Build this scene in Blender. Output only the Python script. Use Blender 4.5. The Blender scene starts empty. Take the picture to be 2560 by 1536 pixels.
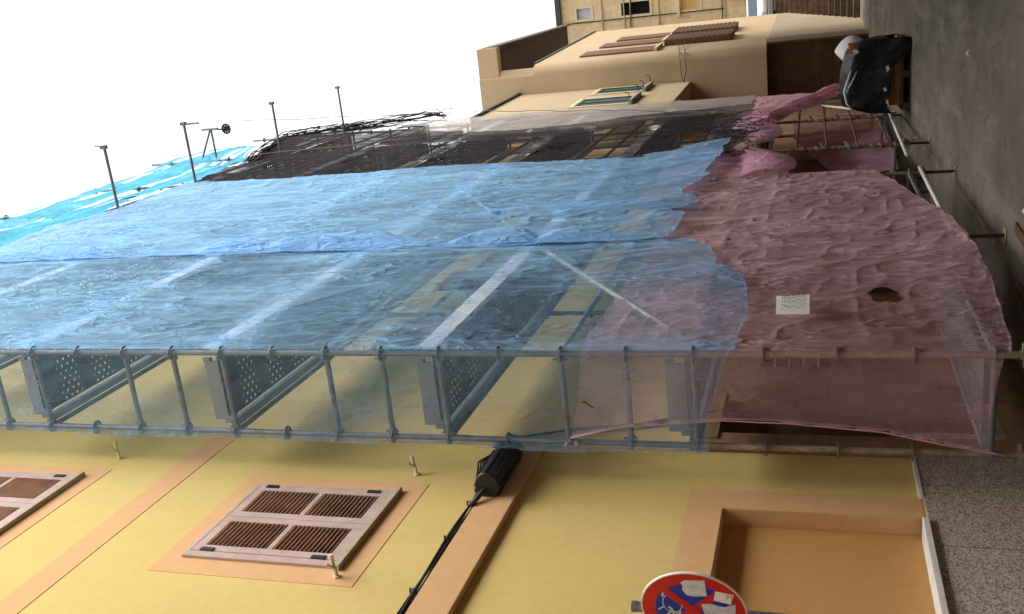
import bpy, math, random
import numpy as np
from mathutils import Vector, Matrix
random.seed(7); rng = np.random.default_rng(7)
scene = bpy.context.scene
C = scene.collection
R = math.radians

# ------------------------------------------------------------------ helpers
class MB:
    def __init__(s): s.v = []; s.f = []
    def add(s, v, f):
        n = len(s.v); s.v += [tuple(p) for p in v]; s.f += [tuple(i + n for i in q) for q in f]; return s
    def box(s, x0, x1, y0, y1, z0, z1):
        return s.add([(x0,y0,z0),(x1,y0,z0),(x1,y1,z0),(x0,y1,z0),(x0,y0,z1),(x1,y0,z1),(x1,y1,z1),(x0,y1,z1)],
                     [(3,2,1,0),(4,5,6,7),(0,1,5,4),(1,2,6,5),(2,3,7,6),(3,0,4,7)])
    def obox(s, c, ax, ay, az):
        c, ax, ay, az = map(Vector, (c, ax, ay, az)); p = []
        for k in (-1, 1):
            for (i, j) in ((-1,-1),(1,-1),(1,1),(-1,1)): p.append(c + ax*i + ay*j + az*k)
        return s.add(p, [(3,2,1,0),(4,5,6,7),(0,1,5,4),(1,2,6,5),(2,3,7,6),(3,0,4,7)])
    def tube(s, pts, r, n=10, cap=True):
        pts = [Vector(p) for p in pts]; rs = r if isinstance(r, (list, tuple)) else [r]*len(pts)
        V = []; F = []; prev = None
        for i, p in enumerate(pts):
            d = (pts[min(i+1, len(pts)-1)] - pts[max(i-1, 0)]).normalized()
            a = Vector((0,0,1)) if abs(d.z) < .9 else Vector((1,0,0))
            if prev is not None: a = prev
            e1 = (a - d*a.dot(d)).normalized(); e2 = d.cross(e1); prev = e1
            for k in range(n):
                t = 2*math.pi*k/n; V.append(p + (e1*math.cos(t) + e2*math.sin(t))*rs[i])
        for i in range(len(pts)-1):
            for k in range(n):
                k2 = (k+1) % n; F.append((i*n+k, i*n+k2, (i+1)*n+k2, (i+1)*n+k))
        if cap: F.append(tuple(range(n-1, -1, -1))); F.append(tuple((len(pts)-1)*n+k for k in range(n)))
        return s.add(V, F)
    def disc(s, c, ax, r, h, n=16):
        c = Vector(c); ax = Vector(ax).normalized()*h*.5
        return s.tube([c-ax, c+ax], r, n)
    def prism(s, poly, axis, a, b):
        """poly of 2-D points, extruded along axis ('x','y','z') from a to b"""
        def P(u, w, t): return {'x': (t,u,w), 'y': (u,t,w), 'z': (u,w,t)}[axis]
        n = len(poly); v = [P(u, w, a) for u, w in poly] + [P(u, w, b) for u, w in poly]
        f = [tuple(range(n-1,-1,-1)), tuple(range(n, 2*n))] + [(i,(i+1)%n,(i+1)%n+n,i+n) for i in range(n)]
        return s.add(v, f)
    def build(s, name, mat, parent=None, smooth=False, bevel=0):
        off = world_origin(parent) if parent else Vector((0,0,0))
        me = bpy.data.meshes.new(name); me.from_pydata([tuple(Vector(p)-off) for p in s.v], [], s.f); me.update()
        return link(name, me, mat, parent, smooth, bevel)
ORIG = {}
def world_origin(o): return ORIG[o.name]
def link(name, me, mat, parent=None, smooth=False, bevel=0):
    import bmesh
    bm = bmesh.new(); bm.from_mesh(me); bmesh.ops.recalc_face_normals(bm, faces=bm.faces); bm.to_mesh(me); bm.free()
    o = bpy.data.objects.new(name, me); C.objects.link(o)
    if mat: me.materials.append(mat)
    if smooth == 'auto':
        me.polygons.foreach_set('use_smooth', [True]*len(me.polygons))
        try: me.set_sharp_from_angle(angle=R(40))
        except Exception: pass
    elif smooth: me.polygons.foreach_set('use_smooth', [True]*len(me.polygons))
    if bevel:
        b = o.modifiers.new('bevel', 'BEVEL'); b.width = bevel; b.segments = 2; b.limit_method = 'ANGLE'
    if parent: o.parent = parent; ORIG[o.name] = ORIG[parent.name]
    else: ORIG[o.name] = Vector((0,0,0))
    return o
def thing(name, label, cat, loc=(0,0,0), group=None):
    o = bpy.data.objects.new(name, None); C.objects.link(o); o.location = loc; o.empty_display_size = .1
    ORIG[o.name] = Vector(loc); o['label'] = label; o['category'] = cat
    if group: o['group'] = group
    return o
def tag(o, label, cat, group=None):
    o['label'] = label; o['category'] = cat
    if group: o['group'] = group
    return o
def structure(o): o['kind'] = 'structure'; return o

# numpy noise
def _h(ix, iy, seed):
    h = (ix.astype(np.int64)*374761393 + iy.astype(np.int64)*668265263 + seed*974711) & 0xffffffff
    h = ((h ^ (h >> 13))*1274126177) & 0xffffffff
    return ((h ^ (h >> 16)) & 0xffff)/65535.0
def vn(x, y, seed=0):
    ix = np.floor(x); iy = np.floor(y); fx = x-ix; fy = y-iy
    fx = fx*fx*fx*(fx*(fx*6-15)+10); fy = fy*fy*fy*(fy*(fy*6-15)+10)
    a = _h(ix,iy,seed); b = _h(ix+1,iy,seed); c = _h(ix,iy+1,seed); d = _h(ix+1,iy+1,seed)
    return (a*(1-fx)+b*fx)*(1-fy)+(c*(1-fx)+d*fx)*fy
def fbm(x, y, seed=0, o=3):
    t = 0; a = .5; n = 0
    for k in range(o): t = t+a*vn(x*2**k, y*2**k, seed+k*17); n += a; a *= .5
    return t/n
def ridge(x, y, seed=0): return 1-np.abs(2*vn(x, y, seed)-1)
def lerp_tab(x, tab):
    tab = sorted(tab); return np.interp(x, [t[0] for t in tab], [t[1] for t in tab])
def sheet(name, mat, nu, nv, fn, parent=None, keep=None, dens=None, smooth=True):
    """a cloth: fn(U,V) -> X,Y,Z on a nu x nv grid; keep(U,V,X,Y,Z) says which points stay; dens = opacity per point"""
    u = np.linspace(0,1,nu); v = np.linspace(0,1,nv); U, V = np.meshgrid(u, v, indexing='ij')
    X, Y, Z = fn(U, V); off = world_origin(parent) if parent else Vector((0,0,0))
    P = np.stack([X-off.x, Y-off.y, Z-off.z], -1).reshape(-1,3)
    idx = np.arange(nu*nv).reshape(nu,nv)
    F = np.stack([idx[:-1,:-1], idx[1:,:-1], idx[1:,1:], idx[:-1,1:]], -1).reshape(-1,4)
    if keep is not None:
        K = keep(U,V,X,Y,Z).reshape(-1); F = F[K[F].all(1)]
    used = np.unique(F); remap = -np.ones(nu*nv, int); remap[used] = np.arange(len(used))
    me = bpy.data.meshes.new(name); me.vertices.add(len(used)); me.vertices.foreach_set('co', P[used].astype(np.float32).ravel())
    me.loops.add(F.size); me.loops.foreach_set('vertex_index', remap[F].astype(np.int32).ravel())
    me.polygons.add(len(F)); me.polygons.foreach_set('loop_start', np.arange(0,F.size,4,dtype=np.int32)); me.update(calc_edges=True); me.validate()
    if dens is not None:
        D = (dens(U,V,X,Y,Z) if callable(dens) else np.full(U.shape, dens)).reshape(-1)[used]
        a = me.attributes.new('dens', 'FLOAT', 'POINT'); a.data.foreach_set('value', D.astype(np.float32))
    me.polygons.foreach_set('use_smooth', [smooth]*len(me.polygons))
    o = bpy.data.objects.new(name, me); C.objects.link(o); me.materials.append(mat)
    if parent: o.parent = parent; ORIG[o.name] = ORIG[parent.name]
    else: ORIG[o.name] = Vector((0,0,0))
    return o

# ------------------------------------------------------------------ materials
def new_mat(name):
    m = bpy.data.materials.new(name); m.use_nodes = True; nt = m.node_tree; nt.nodes.clear(); return m, nt
def N(nt, t, **kw):
    n = nt.nodes.new(t)
    for k, v in kw.items():
        if k.startswith('_'): setattr(n, k[1:], v)
        else: n.inputs[k.replace('__',' ')].default_value = v
    return n
def coords(nt, scale=(1,1,1), rot=(0,0,0)):
    g = N(nt, 'ShaderNodeNewGeometry'); mp = N(nt, 'ShaderNodeMapping'); mp.inputs['Scale'].default_value = scale; mp.inputs['Rotation'].default_value = rot
    nt.links.new(g.outputs['Position'], mp.inputs['Vector']); return mp.outputs['Vector']
def ramp(nt, fac, stops):
    r = N(nt, 'ShaderNodeValToRGB'); e = r.color_ramp.elements
    while len(e) < len(stops): e.new(.5)
    for k, (p, c) in enumerate(stops): e[k].position = p; e[k].color = (*c, 1) if len(c) == 3 else c
    nt.links.new(fac, r.inputs['Fac']); return r.outputs['Color']
def mixc(nt, fac, a, b, mode='MIX'):
    m = N(nt, 'ShaderNodeMix', _data_type='RGBA', _blend_type=mode)
    for sock, val in ((0, fac), (6, a), (7, b)):
        if hasattr(val, 'is_output'): nt.links.new(val, m.inputs[sock])
        else: m.inputs[sock].default_value = val if sock == 0 else (*val, 1)
    return m.outputs[2]
def noise(nt, vec, scale, detail=4, rough=.6, dist=0):
    n = N(nt, 'ShaderNodeTexNoise', Scale=scale, Detail=detail, Roughness=rough, Distortion=dist); nt.links.new(vec, n.inputs['Vector']); return n.outputs['Fac']
def scale_c(c, k): return tuple(min(1, x*k) for x in c)
def finish(nt, col, rough=.8, metal=0, bumps=(), spec=.3):
    b = N(nt, 'ShaderNodeBsdfPrincipled', Roughness=rough, Metallic=metal); b.inputs['Specular IOR Level'].default_value = spec
    if hasattr(col, 'is_output'): nt.links.new(col, b.inputs['Base Color'])
    else: b.inputs['Base Color'].default_value = (*col, 1)
    nrm = None
    for h, st, d in bumps:
        bp = N(nt, 'ShaderNodeBump', Strength=st, Distance=d); nt.links.new(h, bp.inputs['Height'])
        if nrm: nt.links.new(nrm, bp.inputs['Normal'])
        nrm = bp.outputs['Normal']
    if nrm: nt.links.new(nrm, b.inputs['Normal'])
    o = N(nt, 'ShaderNodeOutputMaterial'); nt.links.new(b.outputs[0], o.inputs[0]); return b
def plain(name, col, rough=.8, var=.18, sc=3.0, metal=0, bump=.15, bsc=60, bd=.004, spec=.3, stain=None):
    m, nt = new_mat(name); v = coords(nt)
    n1 = noise(nt, v, sc, 5); c = ramp(nt, n1, [(.3, scale_c(col, 1-var)), (.7, scale_c(col, 1+var))])
    if stain:
        n2 = noise(nt, coords(nt, (1,1,.35)), stain[1], 5, .7); f = ramp(nt, n2, [(stain[2], (0,0,0)), (stain[2]+.18, (1,1,1))])
        c = mixc(nt, f, c, stain[0])
    finish(nt, c, rough, metal, [(noise(nt, v, bsc, 3), bump, bd)], spec); return m
def plaster(name, col, tone=.10, stains=.0, dirt=(.2,.16,.1)):
    m, nt = new_mat(name); v = coords(nt)
    n1 = noise(nt, v, .9, 4); c = ramp(nt, n1, [(.3, scale_c(col, 1-tone)), (.7, scale_c(col, 1+tone))])
    n2 = noise(nt, v, 14, 4); c = mixc(nt, .35, c, ramp(nt, n2, [(.3, scale_c(col, .88)), (.7, scale_c(col, 1.1))]))
    if stains:
        st = noise(nt, coords(nt, (1.3,1.3,.25)), 1.6, 6, .65); c = mixc(nt, ramp(nt, st, [(.52, (0,0,0)), (.8, (stains,)*3)]), c, dirt)
    finish(nt, c, .9, 0, [(noise(nt, v, 130, 3), .25, .004), (noise(nt, v, 9, 3), .12, .01)], .15); return m
def stone_wall(name, c1, c2, mortar, bw=.55, bh=.26, axis='y', off=.5, dirt=.5):
    m, nt = new_mat(name)
    g = N(nt, 'ShaderNodeNewGeometry'); sp = N(nt, 'ShaderNodeSeparateXYZ'); cb = N(nt, 'ShaderNodeCombineXYZ'); nt.links.new(g.outputs['Position'], sp.inputs[0])
    nt.links.new(sp.outputs['Y' if axis == 'y' else 'X'], cb.inputs[0]); nt.links.new(sp.outputs['Z'], cb.inputs[1])
    b = N(nt, 'ShaderNodeTexBrick', Scale=1.0); b.offset = off
    b.inputs['Brick Width'].default_value = bw; b.inputs['Row Height'].default_value = bh; b.inputs['Mortar Size'].default_value = .006; b.inputs['Mortar Smooth'].default_value = .6
    b.inputs['Color1'].default_value = (*c1,1); b.inputs['Color2'].default_value = (*c2,1); b.inputs['Mortar'].default_value = (*mortar,1)
    wob = N(nt, 'ShaderNodeTexNoise', Scale=3.0, Detail=3); mx = N(nt, 'ShaderNodeMix', _data_type='VECTOR'); mx.inputs[0].default_value = .02
    nt.links.new(cb.outputs[0], wob.inputs['Vector']); nt.links.new(cb.outputs[0], mx.inputs[4]); nt.links.new(wob.outputs['Color'], mx.inputs[5]); nt.links.new(mx.outputs[1], b.inputs['Vector'])
    v = coords(nt); n = noise(nt, v, 5, 6, .7); c = mixc(nt, ramp(nt, n, [(.35, (0,0,0)), (.75, (dirt,)*3)]), b.outputs['Color'], scale_c(c2, .45))
    c = mixc(nt, .4, c, ramp(nt, noise(nt, v, 40, 4), [(.3, (.6,.6,.6)), (.7, (1.15,1.1,1.0))]), 'MULTIPLY')
    finish(nt, c, .92, 0, [(b.outputs['Fac'], -.35, .008), (noise(nt, v, 30, 5), .4, .012)], .1); return m
def net_mat(name, col, trans=.45, bump=.8, var=.12, crease=.45, fine=1.0):
    """woven debris netting: threads that scatter and let light through, the open mesh between them, doubled along its creases"""
    m, nt = new_mat(name)
    def mth(op, a, b=None, c=None, clamp=False):
        k = N(nt, 'ShaderNodeMath', _operation=op); k.use_clamp = clamp
        for i, q in enumerate((a, b, c)):
            if q is None: continue
            if hasattr(q, 'is_output'): nt.links.new(q, k.inputs[i])
            else: k.inputs[i].default_value = q
        return k.outputs[0]
    def lines(rot, sy, sz, seed, dist, pw):
        v = coords(nt, (sy*.6, sy, sz), (R(rot), 0, 0)); ad = N(nt, 'ShaderNodeVectorMath', _operation='ADD'); nt.links.new(v, ad.inputs[0]); ad.inputs[1].default_value = (seed, seed*1.7, seed*.3)
        n = noise(nt, ad.outputs[0], 1.0, 2.5, .55, dist)
        return mth('POWER', mth('SUBTRACT', 1.0, mth('MULTIPLY', mth('ABSOLUTE', mth('SUBTRACT', n, .5)), 9.0), clamp=True), pw)
    a = N(nt, 'ShaderNodeAttribute', _attribute_name='dens')
    l1 = lines(10, 4.6*fine, .80*fine, 3, .7, 1.8); l2 = lines(-19, 6.4*fine, 1.7*fine, 11, .8, 1.8); l3 = lines(30, 10*fine, 3.4*fine, 23, .7, 1.5); l4 = lines(-6, 1.7, .22, 41, .5, 3.0)
    v0 = coords(nt); where = mth('MULTIPLY_ADD', noise(nt, v0, .9, 3, .6), 4.2, -1.75, clamp=True)
    cr = mth('MULTIPLY', mth('ADD', mth('ADD', mth('MULTIPLY', l1, .55), mth('MULTIPLY', l2, .5)), mth('MULTIPLY', l3, .34)), mth('MULTIPLY_ADD', where, .80, .32))
    cr = mth('ADD', cr, mth('MULTIPLY', l4, .55))
    c = ramp(nt, noise(nt, v0, 1.1, 4), [(.3, scale_c(col, 1-var)), (.7, scale_c(col, 1+var))])
    bp = N(nt, 'ShaderNodeBump', Strength=bump, Distance=.040); nt.links.new(cr, bp.inputs['Height'])
    d = N(nt, 'ShaderNodeBsdfDiffuse'); t = N(nt, 'ShaderNodeBsdfTranslucent'); mx = N(nt, 'ShaderNodeMixShader'); mx.inputs[0].default_value = trans
    for q in (d, t): nt.links.new(c, q.inputs['Color']); nt.links.new(bp.outputs[0], q.inputs['Normal'])
    nt.links.new(d.outputs[0], mx.inputs[1]); nt.links.new(t.outputs[0], mx.inputs[2])
    tr = N(nt, 'ShaderNodeBsdfTransparent'); m2 = N(nt, 'ShaderNodeMixShader')
    op = mth('ADD', mth('MULTIPLY', a.outputs['Fac'], .90), mth('MULTIPLY', mth('MULTIPLY', cr, crease), mth('MULTIPLY_ADD', a.outputs['Fac'], 1.2, -.12, clamp=True)), clamp=True)
    nt.links.new(op, m2.inputs[0]); nt.links.new(tr.outputs[0], m2.inputs[1]); nt.links.new(mx.outputs[0], m2.inputs[2])
    o = N(nt, 'ShaderNodeOutputMaterial'); nt.links.new(m2.outputs[0], o.inputs[0]); return m

M = {}
M['yellow'] = plaster('yellow_plaster', (.60,.455,.165), .07, .22, (.45,.36,.16))
M['yellow_old'] = plaster('old_yellow_plaster', (.74,.53,.20), .1, .5, (.36,.30,.2))
M['orange'] = plaster('orange_paint', (.62,.37,.18), .05, .12, (.45,.28,.14))
M['orange_deep'] = plaster('deep_orange_paint', (.50,.27,.095), .05, .1, (.4,.22,.1))
M['beige'] = plaster('beige_plaster', (.46,.345,.215), .1, .45, (.40,.31,.20))
M['beige_bay'] = plaster('grey_beige_plaster', (.42,.325,.20), .08, .5, (.36,.30,.22))
M['pier'] = plaster('dirty_brown_plaster', (.36,.28,.19), .12, .6, (.16,.13,.09))
M['limestone'] = stone_wall('limestone_blocks', (.80,.62,.38), (.70,.53,.31), (.54,.42,.26), .6, .28, 'x')
M['oldstone'] = stone_wall('old_stone_wall', (.33,.21,.115), (.26,.17,.09), (.21,.135,.075), .75, .30, 'y', .37, .8)
M['stepstone'] = stone_wall('step_stone', (.26,.20,.14), (.17,.13,.09), (.06,.05,.04), .45, .5, 'x', .4, .9)
M['cream'] = plain('cream_stone_trim', (.62,.52,.34), .85, .15)
M['steel'] = plain('galvanised_steel', (.17,.175,.18), .5, .28, 9, .65, .2, 40, .002, .4, stain=((.17,.14,.11), 5, .55))
M['rusty'] = plain('dirty_rusty_steel', (.22,.17,.11), .75, .35, 11, .25, .4, 60, .003, .3, stain=((.40,.34,.24), 9, .52))
M['brownsteel'] = plain('dark_rusty_tube', (.085,.05,.035), .8, .35, 9, .1, .3, 60, .002)
M['mid'] = plain('stained_steel', (.24,.21,.17), .65, .3, 10, .4, .3, 50, .003, .3, stain=((.36,.31,.23), 8, .55))
M['jack'] = plain('dark_threaded_steel', (.06,.05,.04), .6, .3, 20, .4, .5, 200, .002)
M['whitesteel'] = plain('white_painted_tube', (.62,.61,.57), .6, .2, 12, .0, .2, 50, .002, .3, stain=((.3,.25,.18), 10, .58))
M['toe'] = plain('pale_toe_board', (.74,.74,.72), .7, .15, 5, .1)
M['endplate'] = plain('grey_end_plate', (.24,.25,.26), .6, .12, 6, .3)
M['wood'] = plain('weathered_wood', (.36,.25,.13), .85, .3, 6)
M['darkwood'] = plain('brown_timber', (.085,.038,.016), .7, .35, 4)
M['shutter'] = plain('pale_pink_brown_wood', (.44,.32,.275), .55, .16, 5, 0, .2, 30, .002)
M['louvre'] = plain('louvre_wood', (.55,.34,.24), .6, .2, 6, 0, .2, 30, .002)
M['shutter_dark'] = plain('reddish_brown_louvre', (.15,.075,.045), .6, .2, 6, 0, .2, 30, .002)
M['sill'] = plain('grey_beige_sill', (.40,.33,.22), .7, .15, 8)
M['dark'] = plain('dark_interior', (.008,.007,.006), 1, .2, 3, 0, 0)
M['black_iron'] = plain('black_iron', (.015,.014,.013), .5, .2, 10)
M['black_pl'] = plain('black_cable_plastic', (.014,.014,.015), .45, .4, 20, 0, .2, 60, .002, .4)
M['ceramic'] = plain('cream_porcelain', (.66,.58,.40), .55, .12, 20)
M['marble'] = plain('pale_marble', (.62,.60,.54), .5, .12, 6)
M['paper'] = plain('white_paper', (.78,.78,.74), .9, .05, 8)
M['ink'] = plain('dark_ink', (.05,.05,.05), .9, .1)
M['faint_ink'] = plain('grey_print', (.10,.10,.10), .9, .1)
M['white'] = plain('white_paint', (.8,.8,.8), .5, .04)
M['red'] = plain('sign_red', (.50,.020,.016), .45, .12, 14, 0, .05)
M['blue'] = plain('sign_blue', (.012,.040,.38), .45, .12, 14, 0, .05)
M['scuff'] = plain('torn_sticker_and_highlight', (.58,.60,.62), .9, .22, 26)  # stickers, and the highlights painted on the plastic sheet
M['carwhite'] = plain('white_car_paint', (.72,.72,.72), .25, .03, 2, 0, 0, 10, .001, .5)
M['glass'] = plain('dark_blue_glass', (.05,.08,.13), .08, .3, 2, 0, 0, 10, .001, .6)
M['bumper'] = plain('grey_plastic', (.30,.30,.31), .5, .05)
M['green'] = plain('green_window_paint', (.02,.12,.05), .5, .2, 9)
M['greywin'] = plain('pale_grey_blind', (.50,.55,.60), .5, .06)
M['ochre'] = plain('ochre_blind', (.66,.47,.16), .8, .1)
M['brownblind'] = plain('brown_slatted_blind', (.13,.07,.035), .7, .3, 12)
M['eave'] = plain('brown_roof_board', (.10,.075,.06), .8, .2, 4)
M['lead'] = plain('dark_coping', (.06,.055,.05), .8, .2)
M['brick'] = stone_wall('orange_brick', (.42,.20,.075), (.33,.15,.055), (.05,.035,.02), .30, .12, 'x', .5, .4)
M['rope'] = plain('rope_fibre', (.30,.26,.20), .9, .2, 20)
M['leaf'] = plain('weed_leaf', (.04,.07,.02), .8, .3, 30)
M['concrete'] = plain('concrete', (.30,.29,.27), .9, .2, 4)
M['leafbrown'] = plain('dry_leaf', (.13,.05,.02), .9, .3, 20)

def m_asphalt():
    m, nt = new_mat('worn_asphalt'); v = coords(nt)
    c = ramp(nt, noise(nt, v, .7, 6, .7), [(.3, (.095,.080,.064)), (.72, (.205,.178,.148))])
    sp = noise(nt, v, 70, 3, .8); c = mixc(nt, .75, c, ramp(nt, sp, [(.3, (.55,.55,.55)), (.75, (1.3,1.25,1.2))]), 'MULTIPLY')
    st = noise(nt, coords(nt, (1,.25,1)), 2.4, 6, .7); c = mixc(nt, ramp(nt, st, [(.5, (0,0,0)), (.72, (.85,.85,.85))]), c, (.24,.205,.155))
    cr = noise(nt, coords(nt, (1.2,.4,1)), 5, 6, .75); c = mixc(nt, ramp(nt, cr, [(.56, (0,0,0)), (.68, (.75,.75,.75))]), c, (.05,.042,.034))
    finish(nt, c, .92, 0, [(noise(nt, v, 90, 4), .6, .012), (noise(nt, v, 3, 4), .3, .03)], .2); return m
M['asphalt'] = m_asphalt()
def m_granite():
    m, nt = new_mat('speckled_granite'); v = coords(nt)
    vo = N(nt, 'ShaderNodeTexVoronoi', Scale=110.0); nt.links.new(v, vo.inputs['Vector']); sp = N(nt, 'ShaderNodeSeparateColor'); nt.links.new(vo.outputs['Color'], sp.inputs[0])
    c = ramp(nt, sp.outputs[0], [(0, (.12,.10,.085)), (.3, (.26,.215,.18)), (.5, (.44,.37,.30)), (.8, (.54,.46,.37)), (1, (.34,.29,.24))])
    finish(nt, c, .6, 0, [(noise(nt, v, 60, 3), .15, .003)], .3); return m
M['granite'] = m_granite()
def m_deck(name, base, r, px, py, shift=0.):
    """steel plank with a punched pattern of holes"""
    m, nt = new_mat(name); g = N(nt, 'ShaderNodeNewGeometry'); sp = N(nt, 'ShaderNodeSeparateXYZ'); nt.links.new(g.outputs['Position'], sp.inputs[0])
    def mth(op, a, b=None):
        k = N(nt, 'ShaderNodeMath', _operation=op)
        for i, q in enumerate((a, b)):
            if q is None: continue
            if hasattr(q, 'is_output'): nt.links.new(q, k.inputs[i])
            else: k.inputs[i].default_value = q
        return k.outputs[0]
    x = mth('DIVIDE', sp.outputs['X'], px); y = mth('DIVIDE', sp.outputs['Y'], py)
    row = mth('FLOOR', x); y = mth('ADD', y, mth('MULTIPLY', row, .5))
    fx = mth('SUBTRACT', mth('FRACT', x), .5); fy = mth('SUBTRACT', mth('FRACT', y), .5)
    dx = mth('MULTIPLY', fx, px); dy = mth('MULTIPLY', fy, py)
    d = mth('SQRT', mth('ADD', mth('MULTIPLY', dx, dx), mth('MULTIPLY', dy, dy)))
    grp = mth('GREATER_THAN', mth('FRACT', mth('DIVIDE', sp.outputs['Y'], py*6.0)), .42)   # holes come in groups
    hole = mth('MULTIPLY', mth('LESS_THAN', d, r), grp)
    v = coords(nt); c = ramp(nt, noise(nt, v, 6, 5), [(.3, scale_c(base, .7)), (.7, scale_c(base, 1.2))])
    b = N(nt, 'ShaderNodeBsdfPrincipled', Roughness=.6, Metallic=.3); nt.links.new(c, b.inputs['Base Color'])
    tr = N(nt, 'ShaderNodeBsdfTransparent'); mx = N(nt, 'ShaderNodeMixShader'); nt.links.new(hole, mx.inputs[0]); nt.links.new(b.outputs[0], mx.inputs[1]); nt.links.new(tr.outputs[0], mx.inputs[2])
    o = N(nt, 'ShaderNodeOutputMaterial'); nt.links.new(mx.outputs[0], o.inputs[0]); return m
M['deck'] = m_deck('perforated_steel_deck', (.13,.135,.14), .013, .062, .075)
M['net_blue'] = net_mat('sky_blue_netting', (.36,.64,.97), .45, .9, .06, .95)
M['net_turq'] = net_mat('turquoise_netting', (.16,.60,.82), .55, .7, .15)
M['net_pink'] = net_mat('pink_netting', (.90,.57,.66), .42, .85, .06, .85, 1.2)
M['net_rose'] = net_mat('rose_netting', (.80,.47,.60), .45, .8, .08, .5, 1.5)
M['net_black'] = net_mat('black_netting', (.042,.039,.045), .3, .6, .15, .4, .8)
M['net_grey'] = net_mat('greyish_white_netting', (.52,.48,.46), .45, .8, .1, .5)
def m_tape():
    m, nt = new_mat('red_white_tape'); v = coords(nt, (1,1,1), (0,R(28),0)); w = N(nt, 'ShaderNodeTexWave', Scale=3.2, Distortion=.4); w.bands_direction = 'Z'; nt.links.new(v, w.inputs['Vector'])
    c = ramp(nt, w.outputs['Fac'], [(.45, (.24,.035,.03)), (.55, (.42,.40,.37))]); finish(nt, c, .6); return m
M['tape'] = m_tape()
def m_plastic():
    m, nt = new_mat('black_plastic_sheet'); v = coords(nt, (1,1,1)); n = noise(nt, v, 3.2, 3, .45, .4)
    b = finish(nt, ramp(nt, n, [(.3, (.003,.003,.004)), (.75, (.008,.009,.012))]), .45, 0, [(n, .6, .08)], .22); return m
M['plastic'] = m_plastic()

# ------------------------------------------------------------------ ground
GT = [(-60,-.10),(12,-.10),(15.5,.0),(19.3,.20),(37,.27),(70,.3)]
def gz(y): return float(lerp_tab(y, GT))
ys = np.array([-60,-20,0,4,8,12,13,14,15.5,17,19.3,22,26,30,34,37,46,60,200.]); xs = np.array([-200,-60,-10,-3.6,-2,0,2,4,10,60,200.])
mb = MB(); mb.v = [(x, y, gz(y)) for y in ys for x in xs]; nx = len(xs)
mb.f = [(j*nx+i, j*nx+i+1, (j+1)*nx+i+1, (j+1)*nx+i) for j in range(len(ys)-1) for i in range(nx-1)]
structure(mb.build('street', M['asphalt'], smooth=True))

# ------------------------------------------------------------------ yellow house (near)
XF, XW = -3.60, -3.53
h = thing('yellow_house', 'yellow plastered house with orange trim and louvred shutters beside the scaffold', 'house', (XF-2, 3, 0))
YE, Y0 = 7.2, -6.0; DY0, DY1, DZ1 = 4.3, 6.30, 2.28; PL = .93
w = MB(); D = .30
w.box(-10, XF-D, Y0, YE, -.3, 13.4)                                            # core
w.box(XF-D+.001, XF, Y0, DY0, -.3, 13.4); w.box(XF-D+.001, XF, DY1, YE, -.3, 13.4)
w.box(XF-D+.001, XF, DY0+.001, DY1-.001, DZ1, 13.4)
w.build('wall', M['yellow'], h)
MB().box(XF-D+.002, XF-.13, DY0, DY1, PL, DZ1).build('blind_doorway', M['orange_deep'], h)
# painted orange door surround (with reveals), butted pieces standing 4 mm proud
s = MB(); s.box(XF, XF+.004, DY1, 6.57, PL, 2.535); s.box(XF, XF+.004, 4.0, DY1-.002, DZ1, 2.535)
s.box(XF-.129, XF-.001, DY1-.004, DY1-.001, PL, DZ1); s.box(XF-.129, XF-.001, DY0, DY1-.006, DZ1-.004, DZ1-.001)
s.build('door_surround', M['orange'], h)
MB().box(XF, XF+.055, -2, 7.10, 3.82, 4.10).build('string_course', M['orange'], h, bevel=.006)
MB().box(XF, XF+.004, -2, 7.196, 6.87, 7.12).build('painted_band', M['orange'], h)
for (a, b) in ((6.735, 7.6), (5.925, 6.725), (5.115, 5.915), (4.3, 5.105), (3.4, 4.29)):
    MB().box(XF+.001, XF+.030, a, b, -.3, PL-.02).build('plinth_panel', M['granite'], h, bevel=.003)
c = MB(); c.box(XF, XF+.040, 6.56, 7.16, PL-.018, PL+.012); c.build('plinth_cap', M['marble'], h, bevel=.004)
c = MB(); c.box(XF-.128, XF+.062, 4.2, 6.22, PL-.019, PL+.022); c.build('plinth_cap', M['marble'], h, bevel=.004)
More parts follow.
